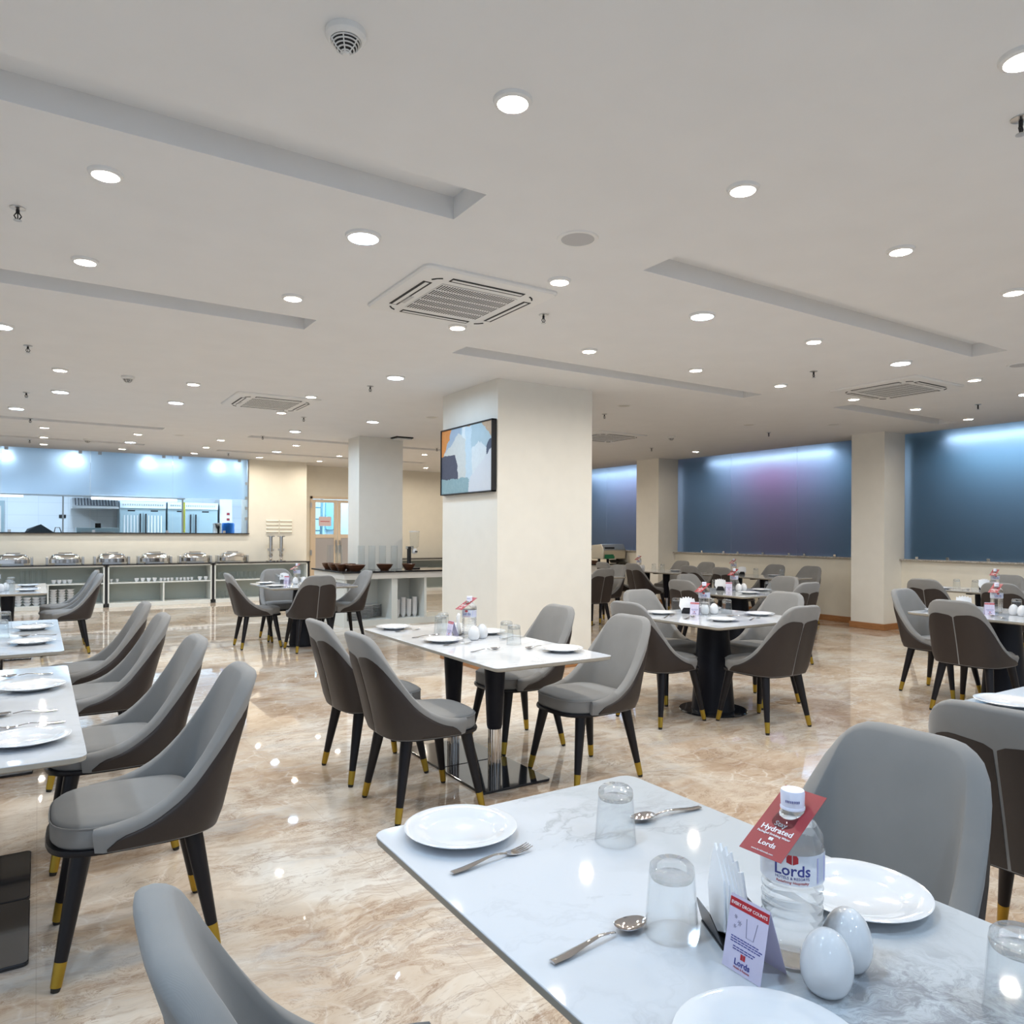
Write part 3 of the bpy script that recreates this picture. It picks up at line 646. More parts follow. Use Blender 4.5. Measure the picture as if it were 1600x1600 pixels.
t = empty('dining_chair'); tag(t, 'x', 'chair'); pch = proto(t)
mb = MB(); NU = 44; rings = []
for i in range(NU + 1):
    u = -1 + 2 * i / NU
    u = math.copysign(abs(u) ** .95, u)
    T = .027
    if i in (0, NU): T = .010
    elif i in (1, NU - 1): T = .022
    _, _, h = shell(u)
    ring = []
    for v in range(8):
        z = .405 + (h - .018 - .405) * v / 7; x, y, _ = shell(u, z, T); ring.append((x, y, z))
    for a in (30, 60, 90, 120, 150):
        a = math.radians(a); z = h - .018 + .018 * math.sin(a); x, y, _ = shell(u, z, T * math.cos(a)); ring.append((x, y, z))
    for v in range(8):
        z = h - .018 - (h - .018 - .405) * v / 7; x, y, _ = shell(u, z, -T); ring.append((x, y, z))
    rings.append(ring)
mb.rings(rings); mb.build('backrest', M_FAB, t, smooth=60)
for s_ in (-1, 1):
    mb = MB(); rings = []; NP = 24
    for i in range(NP + 1):
        u = s_ * (.012 + (.94 - .012) * i / NP); _, _, h = shell(u); tt = abs(u)
        band = .125 - .035 * min(1, tt / .35) if tt < .35 else .09 - .050 * min(1, (tt - .35) / .33)
        if tt < .10: band += .014 * (1 - tt / .06) ** 2 if tt < .06 else 0
        if tt > .86: band += .03 * ((tt - .86) / .08) ** 2
        zt = h - band; ring = []
        e = .5 if i in (0, NP) else 1
        for v in range(9):
            z = .408 + (zt - .408) * v / 8; x, y, _ = shell(u, z, .026 + (.0085 if 0 < v < 8 else .002) * e); ring.append((x, y, z))
        for v in range(8, -1, -1):
            z = .408 + (zt - .408) * v / 8; x, y, _ = shell(u, z, .018); ring.append((x, y, z))
        rings.append(ring)
    mb.rings(rings); mb.build('back_panel', M_LEATH, t, smooth=60)
def sq(w, f, b, n=36, p=.62, yc=.02):
    out = []
    for i in range(n):
        a = 2 * PI * i / n; c, s_ = math.cos(a), math.sin(a)
        pw = p if s_ > 0 else .55
        out.append((w * math.copysign(abs(c) ** pw, c), yc + (f if s_ > 0 else b) * math.copysign(abs(s_) ** pw, s_)))
    return out
def sring(k, z, crown=0): return [(x * k, (y - .02) * k + .02, z) for x, y in sq(.222, .235, .215)]
MB().rings([sring(.96, .408), sring(1, .42), sring(1.0, .468), sring(.985, .484), sring(.94, .493), sring(.7, .499), sring(.3, .502)]).build('seat', M_FAB, t, smooth=60)
mb = MB(); ol = sring(1.004, .478); mb.tube([Vector(p) for p in ol] + [Vector(ol[0])], .0028, 5, cap=False)
mb.build('seat_piping', M_FAB, t, smooth=60)
MB().rings([[(x * 1.02, (y - .0) * 1.04, .392) for x, y in sq(.222, .235, .245)], [(x * 1.03, y * 1.05, .40) for x, y in sq(.222, .235, .245)], [(x * 1.02, y * 1.04, .41) for x, y in sq(.222, .235, .245)]]).build('seat_base', M_DARKLEG, t, smooth=40)
for sx in (-1, 1):
    for sy in (-1, 1):
        top = Vector((sx * .175, sy * .165, .395)); tip = Vector((sx * .232, sy * .235, 0))
        def P(k): return top.lerp(tip, k)
        lg = MB().tube([P(0), P(.1), P(.5), P(.79)], [.031, .030, .0235, .0185], 14).build('leg', M_DARKLEG, t, smooth=60)
        MB().tube([P(.785), P(.965)], [.0192, .0165], 14).build('leg_tip', M_GOLD, lg, smooth=60)
        MB().tube([P(.963), P(1)], [.0155, .0125], 12).build('foot', M_FOOT, lg, smooth=60)
# facing: 'E' means the sitter faces +X etc. (local front is +Y)
FACE = {'N': 0, 'W': PI / 2, 'S': PI, 'E': -PI / 2}
chairs = [
 (.50, 1.04, 'E', 'grey chair cut by the bottom edge, seen from above behind the nearest table'),
 (1.53, 1.05, 'W', 'large grey chair back facing us across the nearest table'),
 (2.74, 1.07, 'E', 'chair at the right edge with its brown split back towards us, beyond the nearest table'),
 (.29, 2.90, 'W', 'big grey and brown chair in the left foreground, complete with gold-tipped legs'),
 (.29, 3.82, 'W', 'second chair of the left foreground table, half hidden behind the big near chair'),
 (.29, 4.98, 'W', 'third grey chair back in the left row'),
 (.29, 5.88, 'W', 'fourth grey chair back in the left row, standing beyond the third'),
 (.27, 10.12, 'W', 'far left chair before the buffet cabinets, its brown side showing'),
 (.27, 10.95, 'W', 'far left chair almost hidden behind another before the buffet cabinets'),
 (1.71, 4.19, 'E', 'left of two brown-backed chairs on the near side of the long middle table'),
 (1.71, 3.53, 'E', 'nearer brown-backed chair at the long middle table, its whole side showing'),
 (2.745, 4.22, 'W', 'grey chair before the painting pillar, far side of the long middle table'),
 (2.745, 3.47, 'W', 'grey chair at the near right corner of the long middle table, facing left'),
 (4.05, 4.18, 'E', 'left chair of the square pedestal table right of the painting pillar'),
 (4.60, 3.66, 'N', 'nearest chair of the square table right of the painting pillar, brown back towards us'),
 (5.19, 4.18, 'W', 'far right grey chair facing us at the square table right of the painting pillar'),
 (4.60, 4.68, 'S', 'far grey chair facing us at the square table right of the painting pillar'),
 (6.36, 5.90, 'E', 'left taupe chair of the second square table, its brown split back towards us'),
 (6.93, 5.28, 'N', 'brown-backed chair on the near right side of the second square table'),
 (7.34, 5.80, 'W', 'grey chair facing us on the right of the second square table'),
 (6.98, 6.38, 'S', 'taupe chair facing us on the far side of the second square table'),
 (2.31, 9.48, 'E', 'left chair of the square table before the buffet, brown side showing'),
 (2.78, 8.88, 'N', 'chair with a brown split back nearest us at the table before the buffet'),
 (3.37, 9.42, 'W', 'right chair of the table before the buffet, facing left by the bowl counter'),
 (2.76, 10.02, 'S', 'grey chair facing us on the far side of the table before the buffet'),
 (6.37, 2.99, 'E', 'brown split-backed chair in front at the right-hand square table'),
 (6.89, 3.54, 'S', 'grey chair facing us on the left of the right-hand square table'),
 (9.05, 4.67, 'E', 'brown split-backed chair at the wall table below the right window, left one'),
 (9.06, 3.85, 'E', 'brown split-backed chair at the wall table below the right window, right one'),
 (10.22, 4.58, 'W', 'grey chair against the wall below the right window, facing us'),
 (9.24, 7.87, 'E', 'dark chair on the room side of the nearer table by the middle window, left one'),
 (9.22, 8.52, 'E', 'dark chair on the room side of the nearer table by the middle window, farther one'),
 (10.24, 8.18, 'W', 'grey chair below the middle blue window, facing us, second from right'),
 (10.24, 7.50, 'W', 'grey chair below the middle blue window, facing us, rightmost'),
 (9.00, 9.62, 'E', 'dark chair before the far table by the window pillar, right one'),
 (8.94, 10.35, 'E', 'dark chair before the far table by the window pillar, nearest the toaster'),
 (10.08, 10.20, 'W', 'grey chair facing us below the left part of the middle window'),
 (10.00, 9.50, 'W', 'grey chair facing us below the middle window, second from left'),
 (6.98, 8.72, 'N', 'brown split-backed chair half hidden by the painting pillar'),
 (7.72, 9.32, 'W', 'bluish grey chair just visible behind the one half hidden by the painting pillar'),
]
for x, y, f, lab in chairs: pch.put((x, y, 0), FACE[f] + random.uniform(-.03, .03), lab, 'grey and brown dining chairs')

# ================================================================== TABLES
def top_mb(parent, wx, wy):
    o = rrect(wx, wy, .035); i = rrect(wx - .004, wy - .004, .034); b = rrect(wx - .05, wy - .05, .03)
    tp = MB().rings([[(x, y, ZT - .003) for x, y in o], [(x, y, ZT - .001) for x, y in o], [(x, y, ZT) for x, y in rrect(wx - .003, wy - .003, .034)]]).build('table_top', M_MARB, parent)
    MB().rings([[(x, y, ZT - .026) for x, y in b], [(x, y, ZT - .017) for x, y in i], [(x, y, ZT - .003) for x, y in rrect(wx - .001, wy - .001, .035)]]).build('top_edge', M_EDGE, tp, smooth=30)
def long_table(L_, W_=.75):
    t = empty('marble_table'); tag(t, 'x', 'table')
    top_mb(t, W_, L_)
    for sy in (-1, 1):
        cy_ = sy * .255
        pd = MB().lathe([(.03, .28), (.041, .28), (.046, .3), (.064, .66), (.064, ZT - .03)], 24, (0, cy_, 0)).build('pedestal', M_PED, t, smooth=40)
        mb = MB(); n = 40; prof = []
        for z in (.012, .285):
            prof.append([((.037 + (.0015 if i % 2 else 0)) * math.cos(2 * PI * i / n), cy_ + (.037 + (.0015 if i % 2 else 0)) * math.sin(2 * PI * i / n), z) for i in range(n)])
        mb.rings(prof).build('fluted_sleeve', M_CHROME, pd)
        MB().prism(rrect(.46, .50, .02, cy=cy_), 0, .014).build('base_plate', M_BLACKGL, t, bevel=.003)
        MB().box(-.3, .3, cy_ - .03, cy_ + .03, ZT - .042, ZT - .026).build('top_bracket', M_PED, t)
    return t
pt_long = proto(long_table(1.76))
t = empty('square_pedestal_table'); tag(t, 'x', 'table'); pt_sq = proto(t)
top_mb(t, 1.08, 1.08)
MB().lathe([(.0, .012), (.172, .012), (.168, .03), (.120, ZT - .04), (.16, ZT - .026), (0, ZT - .026)], 40).build('pedestal', M_PED, t, smooth=40)
MB().lathe([(0, 0), (.268, 0), (.272, .006), (.265, .014), (0, .018)], 48).build('base_disc', M_BLACKGL, t, smooth=40)
TN = {
 'fg': ('nearest marble table', 'nearest white marble table filling the lower right of the picture'),
 'mid': ('long middle table', 'long white marble table with two pedestals before the painting pillar'),
 'A': ('left foreground table', 'white marble table at the left edge, nearest of that row'),
 'B': ('second left-edge table', 'white marble table at the left edge, second of that row'),
 'C': ('far left-edge table', 'white marble table at the left edge, before the buffet cabinets'),
 'r1': ('square table beside the pillar', 'square white table on a black cone pedestal right of the painting pillar'),
 'R2': ('second square table', 'square table on a cone pedestal behind the one right of the painting pillar'),
 'D': ('table before the buffet', 'square white pedestal table between the buffet and the bowl counter'),
 'E': ('right-hand square table', 'square pedestal table with four chairs at the right edge, before the pillar'),
 'R3': ('near middle-window table', 'long table under the right part of the middle blue window'),
 'R4': ('far middle-window table', 'long table under the left part of the middle blue window'),
 'W': ('right-window wall table', 'long table along the wall below the right blue window'),
 'R5': ('half hidden table', 'pedestal table mostly hidden behind the painting pillar'),
 'N': ('right-edge table', 'white table cut by the right edge beyond the nearest table'),
}
for k, x, y, pr in (('fg', .997, .66, pt_long), ('mid', 2.26, 3.96, pt_long), ('A', -.25, 3.385, pt_long), ('B', -.25, 5.655, pt_long), ('C', -.29, 10.27, pt_long),
                    ('R3', 9.74, 8.0, pt_long), ('R4', 9.52, 9.95, pt_long), ('W', 9.70, 4.25, pt_long), ('N', 3.38, .64, pt_long),
                    ('r1', 4.61, 4.16, pt_sq), ('R2', 6.87, 5.84, pt_sq), ('D', 2.85, 9.38, pt_sq), ('E', 6.90, 3.02, pt_sq), ('R5', 7.18, 9.26, pt_sq)):
    pr.put((x, y, 0), 0, TN[k][1], 'white marble dining tables')

# ================================================================== TABLEWARE
t = empty('dinner_plate'); tag(t, 'x', 'plate'); ppl = proto(t)
MB().lathe([(0, 0), (.066, 0), (.070, .003), (.096, .012), (.122, .0185), (.1235, .0205), (.121, .0215), (.096, .0165), (.078, .0085), (.070, .006), (0, .005)], 56).build('plate_body', M_PORC, t, smooth=60)
t = empty('glass_tumbler'); tag(t, 'x', 'glass'); pgl = proto(t)
MB().lathe([(.0375, .100), (.0445, .0015), (.0435, 0), (.0428, .0015), (.0358, .100)], 40).build('tumbler_wall', M_GLASS, t, smooth=50)
MB().lathe([(0, .118), (.030, .118), (.036, .112), (.0378, .1005), (.0345, .092), (.026, .097), (0, .100)], 40).build('thick_base', M_THICK, t, smooth=50)
def cut_mesh(kind):
    """cutlery lying along local +X, bowl end at +X, handle at -X"""
    pth = [(-.10, .004), (-.07, .0045), (-.03, .009), (.0, .012), (.022, .009), (.034, .0065)]
    wd = [.0075, .0085, .0055, .0035, .003, .0035]
    rings = []
    for (x, z), w_ in zip(pth, wd): rings.append([(x, -w_, z), (x, -w_ * .6, z - .0016), (x, w_ * .6, z - .0016), (x, w_, z), (x, w_ * .6, z + .0016), (x, -w_ * .6, z + .0016)])
    mb = MB().rings(rings); return mb
t = empty('dinner_spoon'); tag(t, 'x', 'spoon'); psn = proto(t)
mb = MB(); vs = []; fs = []; nr = 6; na = 24
for lay in (0, 1):
    for j in range(nr + 1):
        k = j / nr
        for i in range(na):
            a = 2 * PI * i / na; ex = .032 * (1 + .15 * math.cos(a))
            vs.append((.066 + ex * k * math.cos(a), .0205 * k * math.sin(a), .0015 + .0085 * k * k + .0012 * lay + (.002 * k * max(0, -math.cos(a)))))
for lay in (0, 1):
    o = lay * (nr + 1) * na
    for j in range(nr):
        for i in range(na):
            i2 = (i + 1) % na; fs.append((o + j * na + i, o + j * na + i2, o + (j + 1) * na + i2, o + (j + 1) * na + i))
o = nr * na; o2 = (nr + 1) * na + nr * na
for i in range(na): i2 = (i + 1) % na; fs.append((o + i, o + i2, o2 + i2, o2 + i))
mb.add(vs, fs).build('spoon_bowl', M_CUTLERY, t, smooth=60)
cut_mesh(0).build('handle', M_CUTLERY, t, smooth=60)
t = empty('dinner_fork'); tag(t, 'x', 'fork'); pfk = proto(t)
mb = MB(); secs = [(.032, .0035, .0065), (.040, .009, .0045), (.050, .0115, .003), (.060, .012, .003)]
mb.rings([[(x, -w_, z), (x, w_, z), (x, w_, z + .0018), (x, -w_, z + .0018)] for x, w_, z in secs])
for q in range(4):
    y = -.0102 + q * .0068; mb.rings([[(x, y - .0018 * k, z), (x, y + .0018 * k, z), (x, y + .0018 * k, z + .0018), (x, y - .0018 * k, z + .0018)] for x, z, k in ((.060, .003, 1), (.078, .0045, .9), (.094, .009, .5))])
mb.build('tines', M_CUTLERY, t, smooth=30); cut_mesh(1).build('handle', M_CUTLERY, t, smooth=60)
# shakers
def shaker(name, sc_):
    t = empty(name); tag(t, 'x', 'shaker')
    pr = []
    for i in range(3, 18):
        a = PI * i / 17; z = .046 - .046 * math.cos(a); r_ = .0365 * math.sin(a) ** .9 * (1 - .12 * math.cos(a) * -1 if False else 1 + .10 * math.cos(a))
        pr.append((max(r_, 0), z * .98))
    z0 = pr[0][1]; pr = [(r_, (z - z0) * .0905 / (.0902 - z0)) for r_, z in pr]; pr = [(0, 0)] + [(pr[0][0] * .94, 0)] + [(pr[0][0], .002)] + pr[1:]
    MB().lathe(pr, 32).build('shaker_body', M_PORC, t, smooth=60)
    mb = MB()
    for a in range(5): mb.lathe([(0, .0901), (.0010, .0901)], 6, (.004 * math.cos(a * 1.257), .004 * math.sin(a * 1.257), -.0005))
    mb.build('shaker_holes', M_DARK, t)
    return t
psh = proto(shaker('salt_shaker', 1)); ppp = proto(shaker('pepper_shaker', 1))
# bottle (front label faces local -Y)
t = empty('water_bottle'); tag(t, 'x', 'bottle'); pbt = proto(t)
prof = [(0, .004), (.030, 0), (.042, .004), (.0455, .012)]
z = .018
for i in range(7):
    prof += [(.0455, z), (.0462, z + .005), (.0435, z + .010), (.0455, z + .015)]; z += .0155
prof += [(.0465, .130), (.0465, .178), (.0450, .182), (.0462, .188), (.044, .198), (.034, .214), (.021, .224), (.0155, .228), (.0145, .240)]
MB().lathe(prof + [(0, .240)], 40).build('bottle_body', M_WATERB, t, smooth=55)
cp = MB().lathe([(.0165, .232), (.0185, .233), (.0185, .236), (.017, .238), (.0175, .2385), (.0182, .258), (.017, .262), (0, .2625)], 28).build('cap', M_CAP, t, smooth=40)
mb = MB()
for k in range(9):
    a = -PI / 2 + (k - 4) * .14; c, s_ = math.cos(a), math.sin(a)
    if k in (1, 4, 7): pass
    mb.tube([(.0184 * c, .0184 * s_, .2455), (.0184 * c, .0184 * s_, .249)], .0007, 4)
mb.build('cap_print', M_INK, cp)
lb = MB(); n = 40
vs = [(.0475 * math.cos(2 * PI * i / n), .0475 * math.sin(2 * PI * i / n), z) for z in (.131, .177) for i in range(n)]
lb = lb.add(vs, [(i, (i + 1) % n, n + (i + 1) % n, n + i) for i in range(n)]).build('label_band', M_LABEL, t, smooth=180)
def wrap(mb, r, zc, a0=-PI / 2):
    out = MB(); out.f = mb.f; out.m = mb.m
    out.v = [((r + z) * math.cos(a0 + x / r), (r + z) * math.sin(a0 + x / r), zc + y) for x, y, z in mb.v]; return out
mb = text_mb('Lords', .0235, .0002, bold=True)
wrap(mb, .0479, .1465).build('brand_lettering', M_INK, lb)
mb = text_mb('HOTELS & RESORTS', .0058, .0002); b2 = wrap(mb, .0479, .1405)
b2.build('small_lettering', M_INK, lb)
mb = text_mb('Redefining Hospitality', .0055, .0002, shear=.2); wrap(mb, .0479, .1345).build('tagline_lettering', M_REDP, lb)
em = MB()
for s_, ang in ((-1, 0), (1, 0)):
    em.prism([(s_ * .0006, -.007), (s_ * .0085, -.004), (s_ * .0085, .004), (s_ * .006, .0075), (s_ * .0006, .0075)], 0, .0003)
wrap(em, .0479, .170).build('emblem', M_REDP, lb)
em = MB().box(-.011, .011, -.019, .019, 0, .0002); 
for q in range(7): pass
wrap(em, .0478, .153, -PI / 2 + 1.05).build('fine_print_block', mat('lilac_print', (.38, .38, .66), .5), lb)
# neck tag
tg = Vector((-.44, -.68, -.47)).normalized(); wv = Vector((0.85, -.40, 0.06)); wv = (wv - tg * wv.dot(tg)).normalized(); nv = wv.cross(tg).normalized()
if nv.z < 0: nv = -nv
C0 = Vector((0, 0, .2300))
hw, sf, sb = .036, .098, .042
mb = MB(); n = 28; vs = []; fs = []
per = []
for q in range(7): per.append((hw, -sb + (sf + sb) * q / 7))
for q in range(7): per.append((hw - 2 * hw * q / 7, sf))
for q in range(7): per.append((-hw, sf - (sf + sb) * q / 7))
for q in range(7): per.append((-hw + 2 * hw * q / 7, -sb))
a0_ = [math.atan2(p[1], p[0]) for p in per]
for lay in (0, 1):
    for i in range(n): vs.append(C0 + wv * (.0195 * math.cos(a0_[i])) + tg * (.022 * math.sin(a0_[i])) + nv * (.0006 * lay))
    for i in range(n): vs.append(C0 + wv * per[i][0] + tg * per[i][1] + nv * (.0006 * lay))
for lay in (0, 1):
    o = lay * 2 * n
    for i in range(n): i2 = (i + 1) % n; fs.append((o + i, o + i2, o + n + i2, o + n + i))
for q in (0, n):
    for i in range(n): i2 = (i + 1) % n; fs.append((q + i, q + i2, 2 * n + q + i2, 2 * n + q + i))
for s_, e_ in ((1, sf), (-1, sb)):
    pass
tgc = MB().add(vs, fs)
# fill the card's four corners
for sx in (-1, 1):
    for q in (0, 1):
        pass
card = tgc.build('neck_tag', M_RED, t)
TM = Matrix((( wv.x, -tg.x, nv.x, C0.x), (wv.y, -tg.y, nv.y, C0.y), (wv.z, -tg.z, nv.z, C0.z), (0, 0, 0, 1)))
def ttext(s, size, y, name, **kw):
    mb = text_mb(s, size, .0002, **kw); mb.xf(TM @ Matrix.Translation((0, y, .0010))); mb.build(name, M_WTXT, card)
ttext('Stay', 0.0125, -.0385, 'tag_lettering', bold=True); ttext('Hydrated', 0.0140, -.051, 'tag_lettering', bold=True)
ttext('Packaged Drinking Water', 0.0054, -.0585, 'tag_lettering', bold=True); ttext('Lords', 0.0125, -.0795, 'tag_lettering', bold=True); ttext('www.lordshotels.com', 0.0042, -.0920, 'tag_lettering')
mb = MB().box(-.0035, -.0003, -.0675, -.062, .0008, .0012).box(.0003, .0035, -.0675, -.062, .0008, .0012); mb.xf(TM).build('tag_emblem', M_WTXT, card)
# tent card (front faces local -Y)
t = empty('table_tent_card'); tag(t, 'x', 'card'); ptc = proto(t)
W2, HH, DP = .036, .104, .060
def slab(p, q, th=.0007):
    # p,q: (y,z) bottom and top
    return MB().add([(-W2, p[0], p[1]), (W2, p[0], p[1]), (W2, q[0], q[1]), (-W2, q[0], q[1]), (-W2, p[0] + th, p[1]), (W2, p[0] + th, p[1]), (W2, q[0] + th, q[1]), (-W2, q[0] + th, q[1])], [(0, 1, 2, 3), (4, 7, 6, 5), (0, 4, 5, 1), (1, 5, 6, 2), (2, 6, 7, 3), (3, 7, 4, 0)])
fr = slab((0, 0), (.022, HH)).build('front_panel', M_LILAC, t)
slab((.022, HH), (DP, 0)).build('rear_panel', M_LILAC, t)
th_ = math.atan2(.022, HH); FM = Matrix.Rotation(PI / 2 - th_, 4, 'X')
def ftext(s, size, y, name, m=M_INK, x=0, **kw):
    mb = text_mb(s, size, .00015, **kw); mb.xf(FM @ Matrix.Translation((x, y, .0006))); return mb.build(name, m, fr)
MB().box(-W2, W2, .088, .102, .0001, .0005).xf(FM).build('red_banner', M_REDP, fr)
ftext('EVERY DROP COUNTS', .0066, .0926, 'banner_lettering', M_WTXT, bold=True)
mb = MB(); mb.tube([(-.002, .080, .0004), (.001, .054, .0004), (.014, .054, .0004), (.018, .080, .0004)], .0006, 4)
for cx_, cy_, r_ in ((-.022, .076, .003), (-.014, .069, .004), (-.022, .062, .003)):
    for a in range(3): dx, dy = r_ * math.cos(a * PI / 3), r_ * math.sin(a * PI / 3); mb.tube([(cx_ - dx, cy_ - dy, .0004), (cx_ + dx, cy_ + dy, .0004)], .0004, 4)
mb.xf(FM).build('glass_drawing', mat('grey_ink', (.35, .33, .45), .5), fr)
mb = MB(); random.seed(3)
for r_, y in enumerate((.047, .0435, .040, .034, .0305)):
    x = -.026 if r_ < 3 else -.020
    while x < (.026 if r_ < 3 else .018):
        w_ = random.uniform(.003, .007); mb.box(x, x + w_, y, y + .0014, .0002, .0005); x += w_ + .0012
mb.xf(FM).build('fine_print', M_INK, fr)
ftext('Lords', .0125, .0105, 'brand_lettering', bold=True); ftext('Hotels & Resorts', .0042, .0055, 'small_lettering', M_REDP)
MB().box(-.0042, -.0004, .0205, .0285, .0002, .0006).box(.0004, .0042, .0205, .0285, .0002, .0006).xf(FM).build('emblem', M_REDP, fr)
# napkin holder
t = empty('napkin_holder'); tag(t, 'x', 'napkin holder'); pnh = proto(t)
M_NH = mat('black_tin', (.03, .03, .035), .3, .6)
MB().box(-.045, .045, -.028, .028, 0, .003).build('base', M_NH, t)
for s_ in (-1, 1):
    ol = [(-.045, .003), (.045, .003), (.040, .03), (.028, .05), (-.028, .05), (-.040, .03)]
    MB().add([(x, s_ * (.024 + z * .35), z) for x, z in ol] + [(x, s_ * (.0255 + z * .35), z) for x, z in ol], [(0, 1, 2, 3, 4, 5), (11, 10, 9, 8, 7, 6)] + [(i, (i + 1) % 6, 6 + (i + 1) % 6, 6 + i) for i in range(6)]).build('side_plate', M_NH, t)
t['note'] = 0; del t['note']
t2 = empty('paper_napkins'); tag(t2, 'x', 'napkins'); pnp = proto(t2)
for q in range(6):
    y = -.016 + q * .0064; tl = (q - 2.5) * .17
    M = Matrix.Translation((0, y, 0)) @ Matrix.Rotation(tl, 4, 'Y') @ Matrix.Rotation(-.12 + .05 * q, 4, 'X')
    ol = [(-.030, .002), (.030, .002), (.040, .075), (.016, .120), (0, .138), (-.036, .078)]
    MB().add([(x, -.0022, z) for x, z in ol] + [(x, .0022, z) for x, z in ol], [(0, 1, 2, 3, 4, 5), (11, 10, 9, 8, 7, 6)] + [(i, (i + 1) % 6, 6 + (i + 1) % 6, 6 + i) for i in range(6)]).xf(M).build('folded_napkin', M_NAPKIN, t2, bevel=.001)
Z = ZT + .0006
def plate(x, y, tb, d): ppl.put((x, y, Z), 0, 'white dinner plate %s of the %s' % (d, TN[tb][0]), 'white dinner plates')
def glass(x, y, tb, d): pgl.put((x, y, Z), 0, 'upturned clear glass tumbler %s, on the %s' % (d, TN[tb][0]), 'upturned glass tumblers')
def spoon(x, y, a, tb, d): psn.put((x, y, Z), a, 'steel spoon %s on the %s' % (d, TN[tb][0]), 'steel spoons')
def fork(x, y, a, tb, d): pfk.put((x, y, Z), a, 'steel fork %s on the %s' % (d, TN[tb][0]), 'steel forks')
def centre(tb, x, y, rz=-.92, sh=((-.04, -.09), (.05, -.06)), nh=(-.09, .02, -.75), tc=(-.11, -.045, -PI / 2), tent=True, nap=True):
    n_ = TN[tb][0]
    pbt.put((x, y, Z), rz, 'clear water bottle with a red neck tag on the ' + n_, 'tagged water bottles')
    psh.put((x + sh[0][0], y + sh[0][1], Z), 0, 'left egg-shaped white shaker by the bottle on the ' + n_, 'egg-shaped white shakers')
    ppp.put((x + sh[1][0], y + sh[1][1], Z), 0, 'right egg-shaped white shaker by the bottle on the ' + n_, 'egg-shaped white shakers')
    if tent: ptc.put((x + tc[0], y + tc[1], Z), tc[2], 'lilac tent card by the bottle on the ' + n_, 'lilac tent cards')
    if nap:
        pnh.put((x + nh[0], y + nh[1], Z), nh[2], 'low black metal napkin holder on the ' + n_, 'black napkin holders')
        pnp.put((x + nh[0], y + nh[1], Z + .0035), nh[2], 'white paper napkins fanned in the holder on the ' + n_, 'white paper napkins')
E_, W_ = 0, PI
# nearest table
plate(.783, 1.424, 'fg', 'at the far left corner'); plate(1.255, .79, 'fg', 'behind the bottle, at the right'); plate(.775, .60, 'fg', 'cut by the bottom edge')
fork(.775, 1.272, .09, 'fg', 'beside the far left plate'); spoon(.765, .925, .07, 'fg', 'lying alone in the middle'); spoon(1.245, 1.262, PI - .1, 'fg', 'beside the far glass')
glass(1.047, 1.215, 'fg', 'the far one'); glass(.885, .885, 'fg', 'the near one before the bottle'); glass(1.135, .475, 'fg', 'at the right edge of the picture')
centre('fg', .995, .735, rz=-.93, sh=((-.033, -.083), (.047, -.063)), nh=(-.034, .098, 1.12), tc=(-.107, .010, -PI / 2))
# long middle table
plate(2.07, 4.73, 'mid', 'at the far left'); plate(2.08, 4.02, 'mid', 'before the bottle'); plate(2.50, 4.20, 'mid', 'behind the bottle'); plate(2.49, 3.36, 'mid', 'at the near right corner')
fork(2.10, 4.57, .1, 'mid', 'beside the far left plate'); spoon(2.08, 4.25, .05, 'mid', 'between the two left plates'); fork(2.10, 3.86, 0, 'mid', 'just before the left plate')
spoon(2.12, 3.58, .1, 'mid', 'near the front corner'); fork(2.52, 3.92, W_, 'mid', 'on the right behind the glasses'); spoon(2.44, 3.52, W_ + .2, 'mid', 'beside the near right plate')
glass(2.33, 4.50, 'mid', 'far left one'); glass(2.25, 4.38, 'mid', 'left one nearest the bottle'); glass(2.45, 3.88, 'mid', 'right one farther back'); glass(2.39, 3.70, 'mid', 'right one nearer us')
centre('mid', 2.31, 4.10, sh=((-.035, -.12), (.05, -.075)), nh=(.0, .15, .9), tc=(-.12, .06, -PI / 2))
# left row
plate(-.02, 3.68, 'A', 'farther one'); plate(-.03, 2.76, 'A', 'nearer one'); spoon(-.04, 4.02, W_, 'A', 'farther one'); spoon(-.04, 3.19, W_, 'A', 'between the plates'); fork(-.02, 2.98, W_, 'A', 'hidden beside the near plate')
plate(-.03, 5.93, 'B', 'farther one'); plate(-.03, 5.18, 'B', 'nearer one'); fork(0, 6.22, W_, 'B', 'farther one'); spoon(0, 5.52, W_, 'B', 'between the plates')
glass(-.19, 6.05, 'B', 'the far one'); glass(-.19, 5.50, 'B', 'the near one')
plate(-.1, 10.6, 'C', 'farther one'); plate(-.1, 9.78, 'C', 'nearer one'); spoon(-.08, 10.9, W_, 'C', 'farther one'); spoon(-.08, 10.2, W_, 'C', 'between the plates')
glass(-.27, 10.55, 'C', 'the far one'); glass(-.25, 9.65, 'C', 'the near one'); glass(-.27, 9.95, 'C', 'the middle one')
centre('C', -.40, 10.05, nap=False, tent=False, sh=((.06, -.30), (.10, -.12)))
# before the buffet
plate(2.47, 9.72, 'D', 'far left'); plate(2.43, 9.12, 'D', 'near left'); plate(3.10, 9.50, 'D', 'at the right'); spoon(2.62, 8.98, 0, 'D', 'near the front'); fork(2.40, 9.40, 0, 'D', 'between the left plates')
glass(2.66, 9.85, 'D', 'the far one'); glass(2.62, 9.60, 'D', 'the near one'); centre('D', 2.84, 9.62, sh=((-.06, -.14), (.06, -.10)), nh=(-.13, .12, -.8), tc=(-.16, -.06, -.9))
